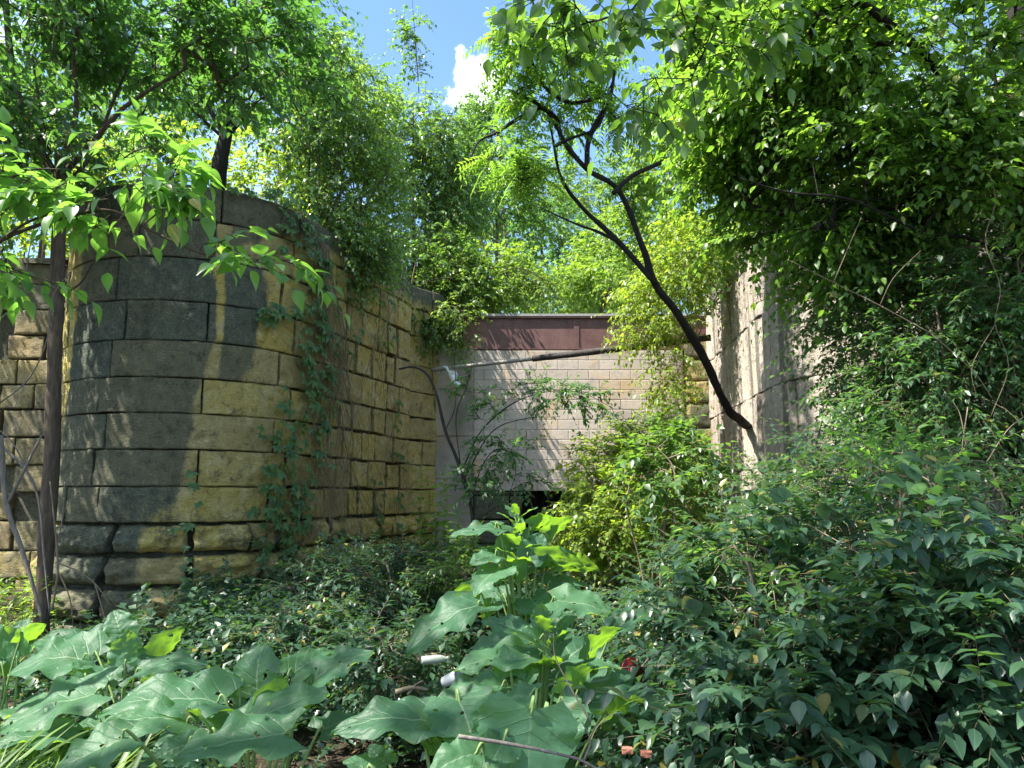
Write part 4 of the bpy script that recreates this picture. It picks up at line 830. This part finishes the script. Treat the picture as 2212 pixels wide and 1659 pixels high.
sun = [(625, 565, 9.0, [E(622, 520, 9, 56, 46, .6, 190), E(605, 468, 9.4, 34, 28, .4, 60)], 'bright yellow green shrub glowing in front of the block wall', M_gold), (690, 540, 9.3, [E(682, 500, 9.3, 36, 50, .5, 130), E(650, 445, 9.6, 38, 28, .4, 60)], 'taller sunny shrub beside the foot of the leaning trunk', M_sunny),
       (655, 470, 8.0, [E(672, 470, 7.9, 45, 40, .4, 50)], 'dark round leaved shrub standing before the sunny shrubs', M_mid), (570, 590, 10.5, [E(575, 560, 10.5, 35, 30, .4, 60)], 'small pale shrub behind the tall burdock', M_gold)]
for i, (px, py, Y, cr, lab, m) in enumerate(sun):
    shrub(lab, 'sunlit shrubs before the block wall', gp(px, py, Y), cr, m, 230+i, nst=8, size=.075 if i != 2 else .10, wr=.30, lod=1, k=4, L=.4, pairs=5, droop=.3, hang=.3, name='sunlit_shrub', bow=.3)
def vine_leaves(lb, wb, tips, out):
    for j in range(2):
        n = len(tips); d = np.random.randn(n, 3)*.5+np.array([0, -.5, -.5]); p = tips+np.random.randn(n, 3)*.05
        for a in (-.75, 0, .75):
            d2 = d*1.0; d2[:, 0] += a; leaves(lb, p, d2, UPZ*.7+np.array([0, -.7, 0])+np.random.randn(n, 3)*.2, np.random.uniform(.06, .11, n), .42, 3, .15, .05)
plant('grape_vine', 'grape vine trailing broad lobed leaves over the honeysuckles on the right', 'vine', None, [[tuple(gp(1010, 740, 3.3))+(.010,), tuple(at(985, 640, 3.2))+(.008,), tuple(at(930, 600, 3.3))+(.006,), tuple(at(870, 560, 3.6))+(.004,), tuple(at(800, 520, 4.0))+(.003,)], [tuple(at(985, 640, 3.2))+(.006,), tuple(at(990, 560, 3.3))+(.005,), tuple(at(940, 490, 3.6))+(.004,), tuple(at(900, 465, 3.8))+(.003,)]],
      [E(960, 600, 3.0, 40, 25, .12, 9), E(880, 560, 3.5, 50, 25, .15, 9), E(800, 520, 3.9, 40, 20, .15, 7), E(930, 480, 3.6, 45, 25, .15, 8), E(700, 610, 4.2, 40, 20, .1, 5)], M_creep, B_tan, 280, fn=vine_leaves, wood='stems', leafy='foliage', sides=6, r_tip=.002)
shrub('young pale green shrub with fresh shoots in the middle of the right hand thicket', None, gp(860, 640, 4.0), [E(905, 470, 4.0, 55, 28, .3, 26), E(770, 560, 4.2, 45, 30, .3, 20)], M_fresh, 281, nst=7, size=.07, wr=.22, lod=2, k=2, L=.4, pairs=4, droop=.2, hang=.15, name='young_shrub', bow=.3, twig_r=.0022, r_tip=.002)
# arching bush over the block wall, from the right wall top
c0 = at(640, 330, 12.4); c0[2] = ZTOP-.2; c0[0] = 3.9; c0[1] = 12.2
shrub('sunny bush hanging down over the right end of the girder and pipe', None, c0, [E(660, 315, 12.3, 40, 42, .5, 120), E(672, 380, 12.0, 22, 30, .3, 40), E(690, 260, 12.2, 50, 45, .6, 180)], M_gold, 240, nst=8, size=.085, wr=.28, k=3, L=.5, pairs=5, droop=.55, hang=.5, name='hanging_bush', bow=.4)
c0 = at(470, 345, 14.6); c0[2] = ZTOP-.2; c0[0] = -1.75
shrub('sunny leafy bush hanging over the left end of the rusty girder', None, c0, [E(470, 292, 14.5, 42, 36, .3, 130), E(455, 325, 13.9, 24, 26, .2, 40), E(525, 286, 14.9, 40, 18, .3, 90)], M_sunny, 241, nst=8, size=.085, wr=.30, k=3, L=.5, pairs=5, droop=.45, hang=.45, name='hanging_bush', bow=.4, bark=B_brown)
# bent sapling with arching leafy sprays in front of the block wall
tr = [poly([(1022, 1190), (1018, 1100), (992, 1005), (962, 930), (945, 860), (925, 812), (895, 793), (862, 797)], (9.3, 9.8), .026, .013)]+[poly([(1000, 1010), (1040, 930), (1110, 870), (1190, 845), (1260, 850), (1320, 880)], 9.3, .010, .003), poly([(1005, 1030), (1060, 935), (1130, 905), (1210, 900)], 9.2, .008, .003), poly([(1015, 1090), (1040, 1010), (1075, 970), (1130, 990)], 9.1, .008, .003), poly([(995, 1010), (985, 900), (1010, 830), (1020, 780)], 9.4, .008, .003),
     poly([(962, 930), (985, 860), (975, 700)], 9.7, .007, .003), poly([(1018, 1180), (1050, 1110), (1100, 1085)], 9.2, .008, .003)]
plant('bent_sapling', 'bent sapling with a hooked grey stem and arching sprays across the block wall', 'sapling', None, tr,
      [E(550, 393, 9.25, 45, 11, .3, 30), E(600, 402, 9.2, 22, 12, .2, 9), E(490, 405, 9.3, 22, 18, .3, 9), E(500, 448, 9.1, 30, 16, .3, 20), E(480, 478, 9.1, 25, 16, .3, 18), E(532, 478, 9.1, 18, 12, .2, 6), E(462, 385, 9.5, 12, 22, .2, 5)], M_shade, B_dark, 242, size=.068, wr=.27, lod=1, k=3, L=.32, pairs=5, droop=.3, hang=.3, r_tip=.002, rough=.15)
for i, (px, py, Y, cr, lab, m) in enumerate(((330, 640, 7.4, [E(335, 590, 7.4, 50, 26, .5, 60)], 'low spreading shrub at the foot of the corner curtain of creeper', M_under), (400, 600, 8.6, [E(395, 570, 8.6, 55, 25, .6, 70)], 'feathery low shrub at the foot of the straight yellow wall', M_under), (385, 690, 5.4, [E(385, 655, 5.4, 45, 25, .4, 40)], 'small leafy shrub between the wide burdock and the bottle', M_blue), (290, 660, 6.2, [E(290, 630, 6.2, 45, 22, .4, 40)], 'small shaded shrub in front of the lowest wall stones', M_blue), (480, 600, 8.0, [E(470, 575, 8.0, 40, 28, .5, 50)], 'low shaded shrub left of the tall burdock stalk', M_mid))):
    shrub(lab, 'low shrubs in the channel', gp(px, py, Y), cr, m, 270+i, nst=7, size=.075, wr=.24, lod=1, k=4, L=.4, pairs=6, droop=.2, hang=.12, jit=.22, name='low_shrub', spread=.6, up=.05, bow=.4, twig_r=.002, r_tip=.002)
# tall weeds in the corner by the left wall
for i, (px, py, Y, h) in enumerate(((420, 560, 11.0, 2.0), (434, 565, 10.6, 1.75), (448, 560, 11.2, 1.9), (459, 575, 10.2, 1.4), (428, 575, 10.3, 1.35))):
    f = gp(px, py, Y); t = f+np.array([.1*math.sin(i*2), .0, h])
    def fn(lb, wb, tips, out, f=f, t=t, i=i):
        for k in range(22):
            u = .15+.85*k/22; p = f*(1-u)+t*u
            for s in range(2):
                a = k*1.57+s*math.pi; leaves(lb, p[None], np.array([[math.cos(a), math.sin(a), .35-.9*(1-u)*.3]]), np.array([[0, 0, 1.]]), .34*(1.15-.6*u), .14, 2, .35, .06)
    plant('tall_weed', ['tall green weed standing closest to the corner of the yellow wall', 'second tall weed from the yellow wall with narrow leaves', 'tall weed in front of the concrete pillar', 'short narrow leaved weed nearest the tall burdock', 'short narrow leaved weed pressed against the yellow wall'][i], 'weed', 'tall weeds in the corner', [[tuple(f)+(.008,), tuple((f+t)/2)+(.006,), tuple(t)+(.003,)]], [(t, (.01, .01, .01), 1)], M_sunny if i < 3 else M_mid, B_green, 260+i, fn=fn, wood='stem', leafy='foliage', sides=5)
# ================================================================== creepers on the walls
def palmate(lb, P, D, N, size, n=5):
    """a five fingered leaf at each point"""
    D = norm(D); N = norm(N-D*np.sum(N*D, 1, keepdims=True)); S = np.cross(N, D)
    for k in range(n):
        a = (k-(n-1)/2)*.82; d = D*math.cos(a)+S*math.sin(a)
        leaves(lb, P, d+np.random.randn(len(P), 3)*.06, N+np.random.randn(len(P), 3)*.12, size*(1-.22*abs(k-(n-1)/2)/2), .25, 2, .25, .06)
def creeper(label, runs, path, seed, size=.125, dens=19, name='creeper', m=None, off=.05, hangers=0, wood_r=.006, bark=None, leafn=5, spread=.09, group='creepers on the stone walls'):
    rng = np.random.default_rng(seed); np.random.seed(seed); wb, lb = Buf(), Buf(); base = None
    for run in runs:
        q = smooth_line(np.array([(u, z, 0) for u, z in run], float), 6); u = q[:, 0]+rng.normal(0, .012, len(q)); z = q[:, 1]
        P, N = path(u); o = off+.02*rng.random(len(q)); p = np.column_stack([P+N*o[:, None], z]);
        if base is None: base = p[np.argmin(z)].copy()
        tube(wb, p, np.linspace(wood_r, wood_r*.5, len(p)), 5, .1, per=3)
        L = np.sum(np.linalg.norm(np.diff(p, axis=0), axis=1)); k = int(L*dens)
        if k:
            f = rng.uniform(0, len(p)-1.01, k); i = f.astype(int); g = (f-i)[:, None]; c = p[i]*(1-g)+p[i+1]*g
            n3 = np.column_stack([N[i], np.zeros(k)]); t3 = np.column_stack([-N[i][:, 1], N[i][:, 0], np.zeros(k)])
            c2 = c+n3*rng.uniform(.03, .13, k)[:, None]+t3*rng.normal(0, spread, k)[:, None]+UPZ*rng.normal(0, .05, k)[:, None]
            prisms(wb, c, c2, np.full(k, .0018), np.full(k, .0014), 3)
            palmate(lb, c2, -UPZ*.7+n3*.45+t3*rng.normal(0, .4, k)[:, None], n3+UPZ*.8+rng.normal(0, .2, (k, 3)), size*rng.uniform(.6, 1.2, k), leafn)
    root = thing(name, base, label, 'creeper', group); wb.build('stems', bark or B_tan, root, base)
    if lb.n: lb.build('foliage', m or M_creep, root, base)
    return root
uc = lambda px, z=2.5: u_at(px, 0, z)
z_ = lambda py: 1.6+(495-py)*10.0/745
creeper('main curtain of five fingered creeper down the corner of the rounded wall', [[(-.15, ZTOP), (.1, 4.7), (-.2, 3.9), (.15, 3.1), (-.15, 2.2), (-.05, 1.4), (-.3, .8)], [(.1, ZTOP-.1), (.35, 4.3), (.05, 3.5), (.4, 2.6), (.1, 1.4)], [(.4, 5.0), (.2, 4.3), (.6, 3.6), (.35, 2.9)], [(-.3, 2.9), (-.42, 2.2), (-.5, 1.5), (-.45, .7)], [(-.1, 1.9), (-.2, 1.2), (-.1, .4)], [(.0, 5.3), (-.35, 4.9), (-.6, 4.75)], [(-.1, 4.3), (-.45, 4.0), (-.75, 3.9)]], path_left, 300, dens=20, spread=.15)
creeper('thin strand of creeper hanging down the middle of the rounded wall', [[(uc(197), 2.0), (uc(199), 1.5), (uc(192), 1.0), (uc(196), .5), (uc(200), .1)]], path_left, 301, dens=11, spread=.05, size=.11, wood_r=.003)
creeper('short creeper strand low on the rounded wall left of the corner curtain', [[(uc(268), 1.25), (uc(262), .9), (uc(272), .5), (uc(262), .1)]], path_left, 302, dens=13, size=.11, wood_r=.004)
creeper('bare tangle of dry vine stems on the straight yellow wall', [[(rng_.uniform(.1, .5), 5.2), (rng_.uniform(.2, 1.1), 3.8), (rng_.uniform(.2, 1.6), 2.4), (rng_.uniform(.2, 2.2), 1.0)] for rng_ in [np.random.default_rng(k) for k in range(34)]]+[[(r.uniform(.3, 3), r.uniform(3, 5)), (r.uniform(.5, 3), r.uniform(2, 4)), (r.uniform(.3, 3), r.uniform(.6, 2))] for r in [np.random.default_rng(k+50) for k in range(14)]], path_left, 303, dens=0, wood_r=.0045, off=.06)
creeper('loose leafy creeper scattered over the straight yellow wall', [[(1.0, 5.3), (1.2, 4.4), (1.1, 3.6)], [(2.3, 5.2), (2.4, 4.6), (2.2, 3.9)], [(2.8, 3.2), (2.7, 2.6), (2.9, 2.0)], [(1.2, 1.7), (1.0, 1.0), (1.2, .5)], [(2.0, 1.9), (2.2, 1.2), (2.0, .6)], [(2.9, 1.6), (2.8, .8)]], path_left, 304, dens=10, m=M_mid)
creeper('fringe of creeper along the dark coping of the rounded wall', [[(uc(235, 5), ZTOP+.02), (uc(262, 5), ZTOP+.03), (uc(290, 5), ZTOP), (-.05, ZTOP)], [(uc(285, 5), ZTOP), (uc(278, 5), ZTOP-.5)]], path_left, 305, dens=15, off=.0, size=.12)
# shaded undergrowth: small leafy plants one could not count
def cover(name, label, n, region, m, seed, L=.25, size=.05, k=3, pairs=4, wr=.3, lod=1, hmax=.25, avoid=None):
    rng = np.random.default_rng(seed); np.random.seed(seed); P = []
    while len(P) < n:
        x, y = rng.uniform(region[0], region[1]), rng.uniform(region[2], region[3])
        if np.hypot(x-C0[0], y-C0[1]) < R0+.05 or np.hypot(x-C2[0], y-C2[1]) < 1.95: continue
        if (x-C0[0])*ND[0]+(y-C0[1])*ND[1] < R0+.03 and y > C0[1] or y > 11.6 and x < -4.6: continue
        if fbm(np.array([[x*.9, y*.9, seed]]), 3, 2)[0] < rng.uniform(-.5, .15): continue
        P.append((x, y, float(gz(x, y))))
    P = np.array(P); T_ = P+np.column_stack([rng.normal(0, .06, n), rng.normal(0, .06, n), rng.uniform(.05, hmax, n)])
    wb, lb = Buf(), Buf(); prisms(wb, P, T_, np.full(n, .003), np.full(n, .002), 3)
    twig_sprays(lb, None, T_, np.tile([0, 0, .6], (n, 1))+rng.normal(0, .4, (n, 3)), k, L, pairs, .3, .8, size, wr, lod, .1, .35, .25)
    o = lb.build(name, m); tag(o, label, None, None, 'stuff'); return o
cover('undergrowth', 'low shaded leafy undergrowth', 2300, (-3.4, 3.2, 4.8, 12.5), M_under, 400, L=.34, size=.085, hmax=.55)
cover('undergrowth', 'low leafy plants beside the burdocks', 1700, (-4.5, 2.6, 2.6, 6.2), M_blue, 401, L=.2, size=.055, hmax=.28)
cover('undergrowth', 'sunny weeds at the foot of the left wing wall', 170, (-9, -5, 7.5, 11.5), M_sunny, 402, L=.3, size=.09, hmax=.5, wr=.2)
# grass
rng = np.random.default_rng(9); np.random.seed(9); lb = Buf()
for (cx, cy, sx, sy, n, h) in ((-2.5, 3.7, .8, .35, 1900, .46), (-1.2, 3.3, 1.0, .4, 900, .4), (-2.0, 3.05, .35, .25, 420, .72), (-2.6, 3.5, .3, .2, 260, .7), (-3.2, 4.2, 1, .6, 500, .3), (0, 3.4, 1.6, .8, 400, .22), (-6, 8.5, 1.5, 1.5, 500, .35)):
    x = rng.normal(cx, sx*.6, n); y = rng.normal(cy, sy*.6, n); P = np.stack([x, y, gz(x, y)-.01], 1); a = rng.uniform(0, 6.28, n); ln = rng.uniform(.35, .9, n)
    D = np.stack([np.cos(a)*ln, np.sin(a)*ln, np.ones(n)], 1); N = np.stack([-np.cos(a), -np.sin(a), ln], 1)
    leaves(lb, P, D, N, h*rng.uniform(.5, 1.25, n), .028, 2, .55, .01)
tag(lb.build('grass', M_grass), 'bright narrow bladed grass', kind='stuff')
# fallen leaves and twigs
M_litter = leaf_mat('dead_leaf', (.11, .07, .04), (.12, .07, .03), .15, .8, .2, vary=.7)
n = 5200; x = rng.uniform(-4.5, 3.5, n); y = rng.uniform(2.2, 13.5, n); P = np.stack([x, y, gz(x, y)+rng.uniform(.005, .035, n)], 1); lb = Buf()
leaves(lb, P, np.column_stack([rng.normal(0, 1, (n, 2)), rng.normal(0, .15, n)]), UPZ+rng.normal(0, .3, (n, 3)), rng.uniform(.03, .08, n), .3, 1, .2, .12)
t = rng.normal(0, 1, (1400, 3)); t[:, 2] *= .12; xx, yy = rng.uniform(-3, 3, 1400), rng.uniform(2.5, 9, 1400); q = np.stack([xx, yy, gz(xx, yy)+.02], 1)
prisms(lb, q, q+norm(t)*rng.uniform(.06, .3, 1400)[:, None], rng.uniform(.002, .006, 1400), rng.uniform(.001, .004, 1400), 4)
tag(lb.build('leaf_litter', M_litter), 'brown fallen leaves and twigs', kind='stuff')
# ================================================================== sticks, bare stems and litter
def stick(label, lines, Y, r, bark, name='dead_branch', cat='branch', group=None, px=.463, rough=.1):
    wb = Buf(); base = None
    for k, l in enumerate(lines):
        p = [at(x*px, y*px, (Y if np.isscalar(Y) else np.interp(i/(len(l)-1), [0, 1], Y))) for i, (x, y) in enumerate(l)]
        if base is None: base = p[0]
        rr = r*(1 if k == 0 else .6); tube(wb, p, np.linspace(rr, rr*.5, len(p)), 7, rough, k)
    return tag(wb.build(name, bark, None, base), label, cat, group)
stick('bare brown stick lying across the big backlit burdock leaf', [[(990, 1590), (1060, 1600), (1130, 1612), (1200, 1627), (1262, 1645), (1330, 1690)], [(1262, 1640), (1275, 1600), (1258, 1560)]], (2.3, 2.3), .0065, B_grey)
stick('grey leaning branch standing at the foot of the brown trunk, at the left edge', [[(0, 940), (15, 1090), (45, 1180), (70, 1260), (92, 1340)], [(15, 1090), (60, 1000), (90, 940)]], 7.6, .03, B_grey)
stick('thin grey branches forking up in front of the wing wall', [[(0, 960), (60, 1020), (85, 1090), (95, 1200), (108, 1330)], [(60, 1020), (30, 960), (0, 930)], [(0, 870), (60, 820), (100, 740), (115, 640), (150, 590)], [(0, 690), (50, 640), (60, 560), (75, 480)]], 7.9, .016, B_grey)
stick('dead twig clump leaning on the left side of the rounded wall', [[(112, 1320), (125, 1230), (118, 1130), (108, 1040)], [(120, 1215), (160, 1230), (205, 1260), (240, 1310)], [(122, 1225), (150, 1290), (158, 1350)], [(205, 1260), (225, 1330), (230, 1370)], [(118, 1200), (135, 1120), (140, 1040)]], 8.15, .014, B_tan)
stick('pale bare arching twigs in the dark hollow at the right edge', [[(2212, 1180), (2160, 1060), (2130, 1000), (2080, 985), (2090, 880)], [(2130, 1000), (2175, 930), (2212, 900)], [(2090, 985), (2075, 900), (2060, 870)]], 4.6, .006, B_tan, rough=.2)
stick('long pale dead twig slanting over the shaded right hand shrubs', [[(2010, 720), (1900, 660), (1800, 610), (1700, 560)], [(1900, 660), (1930, 600), (1990, 540)], [(1800, 610), (1830, 540), (1860, 470)], [(2010, 720), (2100, 800), (2150, 870)]], 4.9, .004, B_tan, rough=.2)
stick('pale hanging vine stem below the arching limb on the right', [[(2120, 330), (2150, 430), (2128, 520), (2160, 620), (2150, 700), (2178, 790), (2140, 900)], [(2150, 700), (2100, 790), (2110, 860)]], 4.9, .0035, B_tan, 'vine_stem', 'vine')
stick('dead branch propped under the lower right shrubs', [[(1530, 1535), (1600, 1490), (1680, 1440)], [(1560, 1515), (1570, 1450), (1600, 1400)]], (3.3, 3.7), .014, B_tan)
stick('heap of bare grey sticks beside the red cup', [[(1370, 1460), (1420, 1400), (1470, 1340)], [(1400, 1480), (1440, 1400), (1440, 1310)], [(1360, 1440), (1450, 1460), (1540, 1430)], [(1380, 1500), (1460, 1430), (1530, 1400)], [(1420, 1520), (1430, 1440), (1405, 1380)]], 4.3, .008, B_grey)
stick('rotten brown log lying behind the front burdocks', [[(900, 1425), (935, 1418), (975, 1417)]], 5.2, .035, B_tan, 'log', 'log'); stick('broken brown branch lying among the weeds near the white bottle', [[(855, 1495), (890, 1485), (925, 1490)], [(880, 1500), (900, 1478), (915, 1470)]], 4.7, .018, B_tan)
stick('leafless twig curving up beside the front burdock stalk', [[(1275, 1560), (1235, 1490), (1200, 1420), (1195, 1370)], [(1262, 1640), (1290, 1570), (1330, 1540), (1345, 1560)]], 2.6, .003, B_tan)
M_plast = plain('white_plastic', (.5, .51, .52), .35, .08, 10, bump=.1); M_red = plain('red_plastic', (.20, .022, .018), .4, .2, 14, bump=.1); M_brick = plain('brick', (.30, .12, .08), .9, .4, 30, bump=.8)
def lathe(b, c, prof, axis, n=16, squash=1.0):
    ax = norm(np.asarray(axis, float)); a, e = frames(ax[None]); a, e = a[0], e[0]; ang = np.arange(n)*2*math.pi/n
    v = np.concatenate([np.asarray(c)+ax*h+r*(a*np.cos(ang)[:, None]+e*np.sin(ang)[:, None]*squash) for h, r in prof])
    m_ = len(prof); i = np.arange(m_-1)[:, None]*n; k = np.arange(n)[None]; k2 = (k+1) % n
    b.add(v, [np.stack([i+k, i+k2, i+n+k2, i+n+k], -1).reshape(-1, 4)])
c = at(V(940), V(1424), 4.9); c[2] = max(c[2], float(gz(c[0], c[1]))+.04)
bt = thing('plastic_bottle', c, 'white plastic bottle lying on the ground between the burdocks', 'bottle'); b = Buf()
lathe(b, c, [(-.085, .002), (-.085, .024), (-.08, .028), (.03, .029), (.05, .024), (.07, .012), (.078, .011)], (1, .25, .02), squash=.85); b.build('body', M_plast, bt, c)
b = Buf(); lathe(b, c, [(.072, .013), (.092, .013), (.093, .002)], (1, .25, .02)); b.build('cap', M_plast, bt, c)
c = at(V(975), V(1467), 4.5); b = Buf(); lathe(b, c, [(-.055, .001), (-.055, .030), (.055, .042), (.058, .043), (.055, .040), (-.05, .028), (-.05, .001)], (.5, -.3, .25)); tag(b.build('foam_cup', M_plast, None, c), 'white foam cup tipped over in the weeds', 'cup')
c = at(V(1374), V(1452), 4.0); b = Buf(); lathe(b, c, [(-.06, .001), (-.06, .032), (.06, .048), (.063, .05), (.06, .045), (-.055, .03), (-.055, .001)], (-.5, -.4, .5)); tag(b.build('plastic_cup', M_red, None, c), 'red plastic cup lying in the shade under the shrubs', 'cup')
for k, (x, y, Y) in enumerate(((1355, 1620, 2.9), (1395, 1628, 2.95))):
    c = at(V(x), V(y), Y); c[2] = max(c[2], float(gz(c[0], c[1]))+.03); b = Buf(); gx = np.linspace(-1, 1, 7); vv = []
    for ax in range(3):
        for s in (-1, 1):
            A, B_ = np.meshgrid(gx, gx, indexing='ij'); w_ = [A, B_]; w_.insert(ax, np.full_like(A, s)); q = np.stack(w_, -1).reshape(-1, 3)
            q = q*(1-.08*np.sum(np.abs(q) > .99, 1, keepdims=True)/3); q = q*np.array([.02, .014, .010])*(1+.22*fbm(q*1.3+k*5, 6, 3)[:, None])
            i = (np.arange(6)[:, None]*7+np.arange(6)[None]).ravel(); b.add(c+q, [np.stack([i, i+1, i+8, i+7], 1)])
    tag(b.build('brick_fragment', M_brick, None, c), ['larger broken piece of red brick at the bottom of the view', 'smaller broken red brick piece right of the other one'][k], 'brick', 'broken bricks')
for o in bpy.data.objects:
    if o.get('category') and not o.get('kind'): o['kind'] = 'thing'
